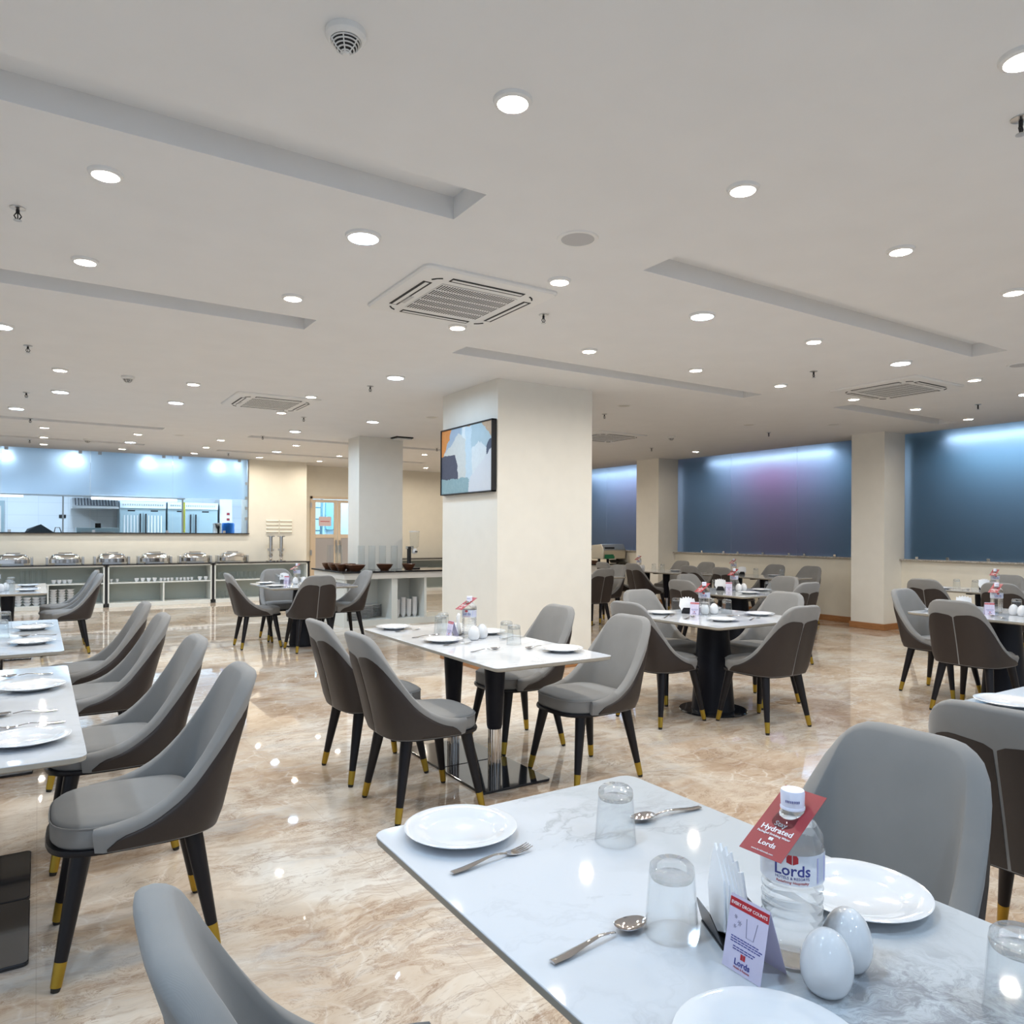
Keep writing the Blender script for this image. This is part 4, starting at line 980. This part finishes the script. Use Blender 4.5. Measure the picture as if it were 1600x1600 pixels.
# square tables on the right
plate(4.42, 3.90, 'r1', 'nearest us'); plate(5.00, 4.02, 'r1', 'at the right'); plate(4.36, 4.50, 'r1', 'at the left'); plate(4.97, 4.56, 'r1', 'at the far side')
fork(4.25, 4.30, .4, 'r1', 'by the left plate'); spoon(4.34, 4.16, .4, 'r1', 'near the front edge'); spoon(4.76, 4.03, 2.6, 'r1', 'beside the right plate'); fork(4.72, 3.84, .3, 'r1', 'by the front plate')
glass(4.60, 4.56, 'r1', 'left one'); glass(4.86, 4.24, 'r1', 'right one'); glass(4.83, 4.40, 'r1', 'behind the bottle'); glass(4.56, 4.20, 'r1', 'nearest the shakers')
centre('r1', 4.72, 4.36, sh=((-.08, -.08), (.02, -.09)), nh=(-.13, .07, -.8), tc=(-.17, -.05, -1.0))
plate(6.74, 5.56, 'R2', 'nearest us'); plate(7.22, 5.78, 'R2', 'at the right'); spoon(7.0, 5.45, .8, 'R2', 'near the front edge'); glass(6.90, 6.20, 'R2', 'left one'); glass(7.14, 5.62, 'R2', 'right one')
glass(7.10, 6.06, 'R2', 'behind the bottle'); centre('R2', 6.98, 5.98, sh=((-.06, -.12), (.04, -.11)), nh=(-.15, .08, -.8), tc=(-.16, -.06, -.9))
plate(6.62, 3.40, 'E', 'at the left'); plate(6.70, 2.66, 'E', 'at the right'); spoon(6.56, 2.92, 1.0, 'E', 'nearest the front edge'); spoon(6.86, 2.86, .6, 'E', 'with a dotted reflection by the shakers')
glass(7.12, 3.02, 'E', 'behind the bottle'); glass(6.92, 2.68, 'E', 'right one'); glass(6.98, 2.82, 'E', 'right one farther back'); centre('E', 6.90, 3.08, sh=((-.02, -.14), (-.06, -.22)), nh=(-.10, .22, -.8), tc=(-.20, -.04, -.9))
# wall tables
plate(9.56, 8.25, 'R3', 'far left'); plate(10.0, 7.75, 'R3', 'right'); plate(9.93, 8.72, 'R3', 'under the window'); glass(9.86, 8.0, 'R3', 'left one'); glass(9.98, 7.60, 'R3', 'right one'); centre('R3', 9.85, 8.45, nh=(.02, -.16, -.8), tent=False)
plate(9.33, 10.55, 'R4', 'far left'); plate(9.70, 9.66, 'R4', 'middle'); plate(9.6, 9.25, 'R4', 'near right'); glass(9.62, 10.12, 'R4', 'left one'); glass(9.72, 10.0, 'R4', 'right one'); centre('R4', 9.55, 10.45, nap=False)
plate(9.50, 4.86, 'W', 'left end'); glass(9.60, 4.85, 'W', 'left one') if False else glass(9.72, 4.80, 'W', 'left one'); glass(9.76, 4.60, 'W', 'middle one'); spoon(9.52, 4.60, 0, 'W', 'near the left end'); centre('W', 9.86, 4.42, nh=(-.1, .08, -.8)); glass(9.8, 4.02, 'W', 'right one')
plate(6.85, 8.98, 'R5', 'near the pillar'); plate(7.5, 9.0, 'R5', 'right')
plate(3.20, 1.38, 'N', 'at the far left corner')

# ================================================================== PAINTING
r = empty('framed_painting', (3.835, 6.89, 1.845)); tag(r, 'framed abstract painting in blue, white and orange on the large pillar', 'painting')
HW, HH2 = .56, .73
MB().box(-.022, .035, -HW, -HW + .012, 0, HH2).box(-.022, .035, HW - .012, HW, 0, HH2).box(-.022, .035, -HW, HW, 0, .012).box(-.022, .035, -HW, HW, HH2 - .012, HH2).build('frame', M_DARK, r)
def canvas():
    m = mat('abstract_canvas', (.7, .75, .8), .6); n = N(m)
    c = n.add('ShaderNodeTexCoord'); nz = n.noise(c.outputs['Object'], 7, 6, .65)
    mp = n.add('ShaderNodeMix', data_type='VECTOR'); n.l.new(c.outputs['Object'], mp.inputs[4]); n.l.new(nz.outputs[1], mp.inputs[5]); mp.inputs[0].default_value = .12
    s = n.add('ShaderNodeSeparateXYZ', {0: mp.outputs[1]}); y, z = s.outputs[1], s.outputs[2]
    # picture coords: u 0..1 left to right (left = +Y), v 0..1 bottom to top
    u = n.math('SUBTRACT', .5, n.math('DIVIDE', n.math('SUBTRACT', y, .06), 2 * HW)); v = n.math('DIVIDE', n.math('SUBTRACT', z, .06), HH2)
    def lt(a, b): return n.math('LESS_THAN', a, b)
    def band(a, lo, hi): return n.math('MULTIPLY', n.math('GREATER_THAN', a, lo), lt(a, hi))
    def A(*m_):
        o = m_[0]
        for q in m_[1:]: o = n.math('MULTIPLY', o, q)
        return o
    col = n.mix(nz.outputs[0], (.40, .56, .66), (.55, .70, .80))
    def lay(mask, c1, c2=None):
        nonlocal col
        cc = n.mix(n.noise(c.outputs['Object'], 25, 4, .7).outputs[0], c1, c2 or tuple(min(1, q * 1.25) for q in c1))
        col = n.mix(mask, col, cc)
    lay(A(lt(u, .42), lt(v, n.math('ADD', .98, 0))), (.36, .46, .60))
    lay(A(band(u, .44, .52)), (.72, .78, .86))
    lay(lt(n.math('ADD', n.math('MULTIPLY', n.math('SUBTRACT', u, .38), 1.0), n.math('MULTIPLY', n.math('ABSOLUTE', n.math('SUBTRACT', u, .38)), 1.6)), n.math('MULTIPLY', n.math('SUBTRACT', .80, v), 1.0)) if False else A(lt(n.math('ADD', v, n.math('MULTIPLY', n.math('ABSOLUTE', n.math('SUBTRACT', u, .38)), .95)), .80), lt(u, .60)), (.62, .66, .66), (.78, .80, .80))
    lay(A(band(u, .50, .60), lt(v, .98)), (.55, .68, .78))
    lay(A(n.math('GREATER_THAN', u, .60), lt(n.math('ADD', v, n.math('MULTIPLY', n.math('ABSOLUTE', n.math('SUBTRACT', u, .72)), .8)), .64)), (.68, .74, .79))
    lay(A(n.math('GREATER_THAN', n.math('ADD', u, n.math('MULTIPLY', v, -.28)), .52), lt(n.math('SUBTRACT', v, n.math('MULTIPLY', u, .9)), -.30)), (.72, .76, .84), (.78, .82, .90))
    lay(lt(n.math('ADD', n.math('MULTIPLY', u, 2.4), n.math('MULTIPLY', n.math('SUBTRACT', 1, v), .95)), .72), (.75, .22, .03), (.85, .42, .15))
    lay(A(n.math('GREATER_THAN', n.math('ADD', u, n.math('MULTIPLY', v, 1.0)), 1.38), n.math('GREATER_THAN', n.math('ADD', n.math('MULTIPLY', n.math('ABSOLUTE', n.math('SUBTRACT', u, .68)), 1.3), v), .98)), (.52, .36, .24), (.68, .52, .38))
    lay(A(band(u, .46, .72), n.math('GREATER_THAN', v, .93)), (.62, .42, .26))
    lay(A(n.math('GREATER_THAN', u, .84), band(n.math('SUBTRACT', v, n.math('MULTIPLY', u, .9)), -.30, -.19)), (.07, .09, .15))
    lay(A(lt(n.math('ADD', u, n.math('MULTIPLY', v, .22)), .43), band(v, .19, .52)), (.055, .065, .11), (.10, .11, .17))
    lay(A(lt(u, .56), lt(v, .20)), (.20, .36, .42), (.40, .56, .62))
    n.color(n.mix(1.0, col, (.80, .80, .78), 'MULTIPLY')); return m
MB().box(-.012, .03, -HW + .012, HW - .012, .012, HH2 - .012).build('canvas', canvas(), r)

# ================================================================== BUFFET CABINETS
def cabinet(name, x0, x1, y0, y1, label, shelf_z=.46, divx=None, top_z=.79, face=-1):
    cx_ = (x0 + x1) / 2; h = (x1 - x0) / 2; t = empty(name, (cx_, y0, 0)); tag(t, label, 'cabinet'); d = y1 - y0
    MB().box(-h, -h + .025, 0, d, 0, top_z).box(h - .025, h, 0, d, 0, top_z).box(-h, h, 0, d, top_z - .03, top_z).box(-h, h, .0, d, 0, .075).build('carcass', M_SHELF, t, bevel=.002)
    MB().box(-h + .025, h - .025, d - .02, d, .075, top_z - .03).build('back_panel', M_SHELFIN, t)
    MB().box(-h + .025, h - .025, .01, d - .02, shelf_z - .02, shelf_z).build('shelf', M_SHELF, t)
    if name == 'buffet_cabinet': MB().box(h + .006, h + .044, 0, .03, 0, top_z).build('black_filler_strip', M_DARK, t)
    if divx is not None: MB().box(divx - cx_ - .012, divx - cx_ + .012, .01, d - .02, .075, shelf_z - .02).build('divider', M_SHELF, t)
    return t
cabinet('buffet_cabinet', -.75, 1.05, 15.75, 16.27, 'white open buffet cabinet at the left end under the kitchen window', .46, .15)
cabinet('buffet_cabinet', 1.10, 2.94, 15.75, 16.27, 'white open buffet cabinet in the middle under the chafing dishes', .46, 2.06)
cabinet('buffet_cabinet', 2.99, 4.88, 15.75, 16.27, 'white open buffet cabinet at the right end, under the two steel dispensers', .46, None)
cabinet('buffet_cabinet', -2.6, -.80, 15.75, 16.27, 'white open buffet cabinet beyond the left edge', .46, None)
r = empty('buffet_worktop', (1.2, 15.72, .79)); tag(r, 'long continuous black stone worktop over the buffet cabinets', 'worktop')
MB().box(-3.8, 3.73, 0, .56, 0, .022).build('stone_slab', M_BLACKTOP, r, bevel=.003)
cabinet('side_cabinet', 7.3, 9.6, 16.40, 16.93, 'white open cabinet against the back wall beside the pillar', .50, None)
r = MB().box(-1.17, 1.17, 0, .57, 0, .022).build('stone_worktop', M_BLACKTOP, None, loc=(8.45, 16.37, .79)); tag(r, 'black stone worktop on the cabinet against the back wall', 'worktop')
# chafing dishes
t = empty('chafing_dish'); tag(t, 'x', 'chafing dish'); pcf = proto(t)
MB().prism(rrect(.50, .34, .05), .03, .10).build('water_pan', M_CHROME, t, smooth=40)
rg = []
for a in (0, 15, 30, 45, 60, 75, 88): a = math.radians(a); k = math.cos(a) ** .8; rg.append([(x * (.55 + .45 * k), y * (.25 + .75 * k), .105 + .095 * math.sin(a) ** .9) for x, y in rrect(.48, .34, .08)])
ld = MB().rings(rg).build('roll_top_lid', M_CHROME, t, smooth=50)
MB().box(-.11, .11, -.06, -.02, .205, .222).build('lid_handle', M_CHROME, ld, bevel=.006)
for s_ in (-1, 1):
    MB().box(s_ * .285 - .02, s_ * .285 + .02, -.14, .14, 0, .14).build('side_support', M_STEEL, t, bevel=.006)
MB().box(-.16, .16, -.12, .12, 0, .03).build('burner_tray', M_STEEL, t)
for i, (x, l) in enumerate(((-.38, 'first from the left, cut by the picture edge'), (.42, 'second from the left'), (1.18, 'third from the left'), (1.92, 'fourth from the left'), (2.66, 'fifth from the left'), (3.38, 'last one at the right'))):
    pcf.put((x, 16.02, .8125), 0, 'polished steel chafing dish on the buffet, ' + l, 'steel chafing dishes')
# drink towers
t = empty('steel_dispenser_stand'); tag(t, 'x', 'dispenser'); pds = proto(t)
MB().lathe([(0, 0), (.10, 0), (.10, .012), (.05, .03), (.03, .06), (.03, .10), (.045, .11), (.045, .14), (.02, .15)], 24).build('base', M_CHROME, t, smooth=40)
MB().tube([(0, 0, .14), (0, 0, .52)], .04, 18).build('cylinder', M_CHROME, t, smooth=60)
MB().box(-.06, .06, -.02, .02, .22, .27).box(-.015, .015, -.09, -.03, .16, .2).build('tap_collar', M_STEEL, t, bevel=.004)
MB().lathe([(0, .52), (.085, .52), (.085, .535), (0, .54)], 24).build('top_plate', M_CHROME, t)
pds.put((4.17, 16.03, .8125), 0, 'left of two tall steel dispensers on the right end of the buffet', 'tall steel dispensers'); pds.put((4.39, 16.03, .8125), 0, 'right of two tall steel dispensers on the right end of the buffet', 'tall steel dispensers')
# wall louvres
t = empty('wall_vent', (4.27, 16.30, 1.38)); tag(t, 'left of two white louvred vents on the cream wall above the dispensers', 'vent', 'louvred wall vents')
MB().box(-.14, .14, -.012, 0, 0, .33).build('vent_frame', M_WALL, t)
for q in range(4): MB().add([(-.13, -.012, .02 + q * .08), (.13, -.012, .02 + q * .08), (.13, -.04, .055 + q * .08), (-.13, -.04, .055 + q * .08), (-.13, -.012, .075 + q * .08), (.13, -.012, .075 + q * .08)], [(0, 1, 2, 3), (3, 2, 5, 4), (0, 3, 4), (1, 5, 2)]).build('louvre', M_WALL, t)
clone(t, (4.56, 16.30, 1.38), 0, 'right of two white louvred vents on the cream wall above the dispensers', 'louvred wall vents')
# crockery on the shelves
def simple(name, cat, prof, m, n=20, part='body', sx=1):
    t = MB().lathe(prof, n).build(name, m, None, smooth=50); tag(t, 'x', cat); return proto(t)
pcup = simple('white_cup', 'cup', [(0, .0), (.022, 0), (.026, .004), (.042, .05), (.045, .07), (.042, .07), (.024, .008), (0, .008)], M_PORC)
psc = simple('small_cup', 'cup', [(0, 0), (.014, 0), (.018, .003), (.028, .04), (.030, .062), (.027, .062), (.016, .006), (0, .006)], M_PORC)
pvase = simple('tall_glass', 'glass', [(0, 0), (.035, 0), (.035, .25), (.032, .25), (.032, .01), (0, .01)], M_GLASS, 16)
pram = simple('square_bowl', 'bowl', [(0, 0), (.03, 0), (.05, .05), (.052, .07), (.048, .07), (.028, .008), (0, .008)], M_PORC, 4)
pjar = simple('row_glass', 'glass', [(0, 0), (.034, 0), (.040, .15), (.037, .15), (.031, .01), (0, .01)], M_GLASS, 16)
pstk = simple('bowl_on_stack', 'bowl', [(0, 0), (.035, 0), (.062, .045), (.065, .055), (.061, .055), (.033, .008), (0, .008)], M_PORC)
for i in range(5): pvase.put((-.24 + i * .085, 16.0, .461), 0, 'tall clear glass on the left buffet cabinet shelf, %s from left' % ORD[i], 'tall glasses in the left buffet cabinet')
for i in range(4): pcup.put((.24 + i * .085, 15.93, .461), 0, 'white cup on the left buffet cabinet upper shelf, %s from left' % ORD[i], 'white cups in the left buffet cabinet')
r = empty('steel_cutlery_cylinder', (.945, 15.92, .461)); tag(r, 'tall steel cylinder on the upper shelf at the end of the left buffet cabinet', 'canister')
MB().lathe([(0, 0), (.06, 0), (.06, .22), (.066, .25), (.056, .25), (.055, .02), (0, .02)], 24).build('canister_body', M_STEEL, r, smooth=40)
for i, x in enumerate((-.44, -.30, -.165, -.03, .068)):
    for k in range(3 if i > 1 else 4): pstk.put((x, 15.93 + (.10 if i == 4 else 0), .076 + k * .047), 0, '%s bowl up in the %s stack, lower left bay of the left buffet cabinet' % (ORD[k], ORD[i]), 'stacked bowls in the left bay')
for i, x in enumerate((.235, .37, .505)):
    for k in range(6): pstk.put((x, 15.93, .076 + k * .045), 0, '%s bowl up in the %s tall stack, lower right bay of the left buffet cabinet' % (ORD[k], ORD[i]), 'stacked bowls in the right bay')
for i, x in enumerate((1.17, 1.27)): psc.put((x, 15.93, .461), 0, '%s white cup at the left end of the middle cabinet shelf' % ('left', 'right')[i], 'two cups at the left of the middle cabinet')
for i in range(4): pram.put((1.60 + i * .105, 15.92, .461), PI / 4, 'square white bowl, %s in the row of four on the middle cabinet shelf' % ORD[i], 'square bowls on the middle cabinet shelf')
for i in range(4): psc.put((2.03 + i * .065, 15.92, .461), 0, 'small white cup, %s of four at the centre of the middle cabinet shelf' % ORD[i], 'small cups in the centre of the middle cabinet')
for i in range(5): psc.put((2.32 + i * .068, 15.92, .461), 0, 'small white cup, %s of the right row on the middle cabinet shelf' % ORD[i], 'row of five cups in the middle cabinet')
for i in range(2): pram.put((2.74 + i * .11, 15.92, .461), PI / 4, 'square white bowl, %s of two at the right end of the middle cabinet' % ORD[i], 'two square bowls at the right of the middle cabinet')
for i in range(9): pjar.put((3.12 + i * .088, 15.95, .461), 0, 'clear tumbler on the right buffet cabinet shelf, %s from left' % ORD[i], 'tumblers on the right cabinet shelf')
for i in range(6): pjar.put((3.18 + i * .088, 15.95, .076), 0, 'clear tumbler at the bottom of the right buffet cabinet, %s from left' % ORD[i], 'tumblers at the bottom of the right cabinet')
pplk = simple('stacked_plate', 'plate', [(0, 0), (.08, 0), (.125, .014), (.126, .018), (.12, .018), (.07, .006), (0, .005)], M_PORC, 28)
for s_, (x, n_) in enumerate(((7.75, 3), (8.05, 5), (8.35, 4))):
    for k in range(n_): pplk.put((x, 16.62, .501 + k * .017), 0, '%s plate up in the %s low stack on the back wall cabinet shelf' % (ORD[k], ORD[s_]), 'plates in the back wall cabinet')

# ================================================================== BOWL COUNTER (island)
r = empty('bowl_counter', (0, 0, 0)); r.location = (5.0, 11.35, 0); tag(r, 'white island counter with open shelves around the narrow pillar', 'counter')
def ib(mb, x0, x1, y0, y1, z0, z1): return mb.box(x0 - 5.0, x1 - 5.0, y0 - 11.35, y1 - 11.35, z0, z1)
ib(ib(MB(), 3.86, 6.6, 10.66, 11.28, 0, .09), 3.86, 4.30, 11.28, 12.02, 0, .09).build('plinth', M_SHELF, r)
ib(ib(ib(ib(MB(), 3.86, 3.90, 10.66, 12.02, .09, .72), 4.62, 4.72, 10.66, 11.24, .09, .72), 5.18, 5.22, 10.66, 11.24, .09, .72), 3.90, 5.18, 11.22, 11.26, .09, .72).build('shelf_carcass', M_SHELF, r)
ib(ib(MB(), 3.84, 6.55, 10.62, 11.29, .72, .815), 3.84, 4.30, 11.29, 12.04, .72, .815).build('top_rail', M_WHITE, r)
ib(MB(), 6.40, 6.50, 10.70, 11.20, .09, .72).build('end_leg', M_SHELF, r)
ib(ib(MB(), 3.80, 6.6, 10.58, 11.295, .815, .84), 3.80, 4.32, 11.295, 12.07, .815, .84).build('stone_top', M_BLACKTOP, r, bevel=.003)
IZ = .8405
t = empty('wooden_bowl'); tag(t, 'x', 'bowl'); pbw = proto(t)
MB().lathe([(0, 0), (.05, 0), (.055, .008), (.085, .045), (.108, .095), (.102, .097), (.078, .05), (.045, .015), (0, .012)], 32).build('bowl_body', M_BOWL, t, smooth=50)
for x, y, d, s_ in ((3.93, 11.62, 'leftmost, farthest back', .85), (3.93, 11.30, 'second from the left', .95), (3.95, 11.02, 'third from the left', 1), (4.14, 11.20, 'behind the third', .85), (4.08, 10.78, 'wide one in front of the pillar edge', 1.4), (4.57, 10.82, 'in the middle before the pillar', 1.25), (4.98, 10.82, 'rightmost, before the cereal dispenser', 1)):
    pbw.put((x, y, IZ), 0, 'dark wooden bowl on the island counter, ' + d, 'dark wooden bowls')
t = MB().lathe([(0, 0), (.055, 0), (.055, .38), (.052, .38), (.052, .008), (0, .008)], 28).build('glass_cylinder_vase', M_GLASS, None, smooth=50); tag(t, 'x', 'vase'); pcv = proto(t)
for i, (x, y, d) in enumerate(((4.01, 11.75, 'farthest left, by the double door'), (4.14, 11.72, 'second from the left, by the double door'), (4.05, 11.45, 'just left of the narrow pillar'), (4.30, 11.12, 'at the left corner of the narrow pillar'), (4.45, 11.05, 'before the narrow pillar, taller looking'), (4.64, 11.08, 'before the middle of the narrow pillar'), (4.83, 11.05, 'before the right part of the narrow pillar'))):
    pcv.put((x, y, IZ), 0, 'tall empty glass cylinder ' + d, 'tall glass cylinders')
r = empty('cereal_dispenser', (5.17, 11.1, IZ)); tag(r, 'cereal dispenser with a clear hopper on a black stand, right of the narrow pillar', 'dispenser')
MB().box(-.09, .09, -.12, .12, 0, .02).box(-.08, -.03, -.03, .03, .02, .36).build('stand', M_DARK, r, bevel=.004)
MB().box(-.11, .02, -.02, .02, .32, .37).build('bracket', M_CHROME, r, bevel=.004)
MB().lathe([(.012, .32), (.07, .36), (.082, .60), (.078, .60), (.066, .365), (.010, .325)], 24, (.04, 0, 0), closed=True).build('hopper', M_GLASS, r, smooth=50)
MB().lathe([(0, .60), (.086, .60), (.086, .615), (0, .62)], 24, (.04, 0, 0)).build('lid', M_PLASTW, r)
MB().lathe([(0, .24), (.04, .25), (.045, .30), (.03, .33), (0, .33)], 20, (.04, 0, 0)).build('portion_wheel', M_PLASTW, r, smooth=50)
MB().tube([(.04, -.04, .28), (.04, -.10, .28)], .012, 10).build('knob', M_DARK, r)
for i, (x, y, n_) in enumerate(((4.04, 10.82, 5), (4.29, 10.92, 9), (4.485, 11.085, 9))):
    for k in range(n_): pplk.put((x, y, .0905 + k * .023), 0, '%s plate up in the %s stack on the island lower shelf' % (ORD[k], ORD[i]), 'stacked plates in the island')
for i, (x, n_) in enumerate(((4.80, 8), (4.90, 9), (5.0, 8), (5.10, 9))):
    for k in range(n_): pcup.put((x, 10.85, .0905 + k * .030), 0, '%s cup up in the %s tall stack on the island right shelf' % (ORD[k], ORD[i]), 'stacked cups in the island')
# device above
r = empty('ceiling_projector', (4.98, 11.1, CH)); tag(r, 'flat black and white device mounted on the ceiling by the narrow pillar', 'device')
MB().box(-.15, .15, -.12, .12, -.02, 0).build('black_mount', M_DARK, r, bevel=.004); MB().box(-.13, .13, -.10, .10, -.045, -.02).build('white_body', M_PLASTW, r, bevel=.008)

# ================================================================== TOASTER COUNTER
r = empty('toaster_counter', (10.4, 12.75, 0)); tag(r, 'white counter with a black top by the farthest blue window', 'counter')
MB().box(-1.4, .68, -.25, .35, 0, .75).build('body', M_WHITE, r); MB().box(-1.45, .70, -.3, .4, .75, .775).build('counter_top', M_BLACKTOP, r, bevel=.003)
r = empty('conveyor_toaster', (10.72, 12.75, .7755)); tag(r, 'steel conveyor toaster with a green panel by the farthest window', 'toaster')
M_TO = mat('beige_steel', (.62, .58, .50), .3, .7)
mb = MB(); pr = [(-.20, .10), (.20, .10), (.20, .40), (-.14, .43), (-.22, .30)]
mb.add([(-.30, y, z) for y, z in pr] + [(.34, y, z) for y, z in pr], [(0, 1, 2, 3, 4), (9, 8, 7, 6, 5)] + [(i, (i + 1) % 5, 5 + (i + 1) % 5, 5 + i) for i in range(5)])
mb.build('toaster_body', M_TO, r, bevel=.01)
MB().box(-.26, .0, -.232, -.20, .17, .11).box(-.26, -.02, -.226, -.21, .115, .20).build('control_panel', mat('green_panel', (.01, .20, .09), .4), r)
MB().box(-.25, .02, -.205, -.16, .31, .36).build('feed_slot', M_DARK, r)
for x in (-.25, .0, .28):
    MB().box(x - .02, x + .02, -.02, .02, 0, .1).build('foot', M_DARK, r)
MB().add([(.34, -.15, .18), (.48, -.15, .12), (.48, .15, .12), (.34, .15, .18)], [(0, 1, 2, 3)]).add([(.34, -.15, .175), (.48, -.15, .115), (.48, .15, .115), (.34, .15, .175)], [(0, 3, 2, 1)]).build('bread_rack', M_STEEL, r)
MB().add([(-.10, -.22, .02), (.40, -.22, .02), (.30, -.1, .08), (-.05, -.1, .08)], [(0, 1, 2, 3)]).add([(-.10, -.22, .015), (.40, -.22, .015), (.30, -.1, .075), (-.05, -.1, .075)], [(0, 3, 2, 1)]).build('exit_tray', M_STEEL, r)
r = empty('wooden_tray', (10.05, 12.7, .7755)); tag(r, 'dark red wooden bread tray left of the toaster', 'tray')
MB().box(-.22, .22, -.15, .15, 0, .012).box(-.22, .22, -.15, -.14, .012, .07).box(-.22, .22, .14, .15, .012, .07).box(-.22, -.21, -.14, .14, .012, .07).box(.21, .22, -.14, .14, .012, .07).build('tray_body', M_BOWL, r)

for p in PROTOS: p.flush()
# bowls of different widths
for o in COL.objects:
    lab = o.get('label', '')
    if o.get('category') == 'bowl' and 'wooden bowl' in lab:
        k = 1.4 if 'wide one' in lab else 1.22 if 'in the middle' in lab else .9 if ('leftmost' in lab or 'behind' in lab) else 1.0
        o.scale = (k, k, 1)
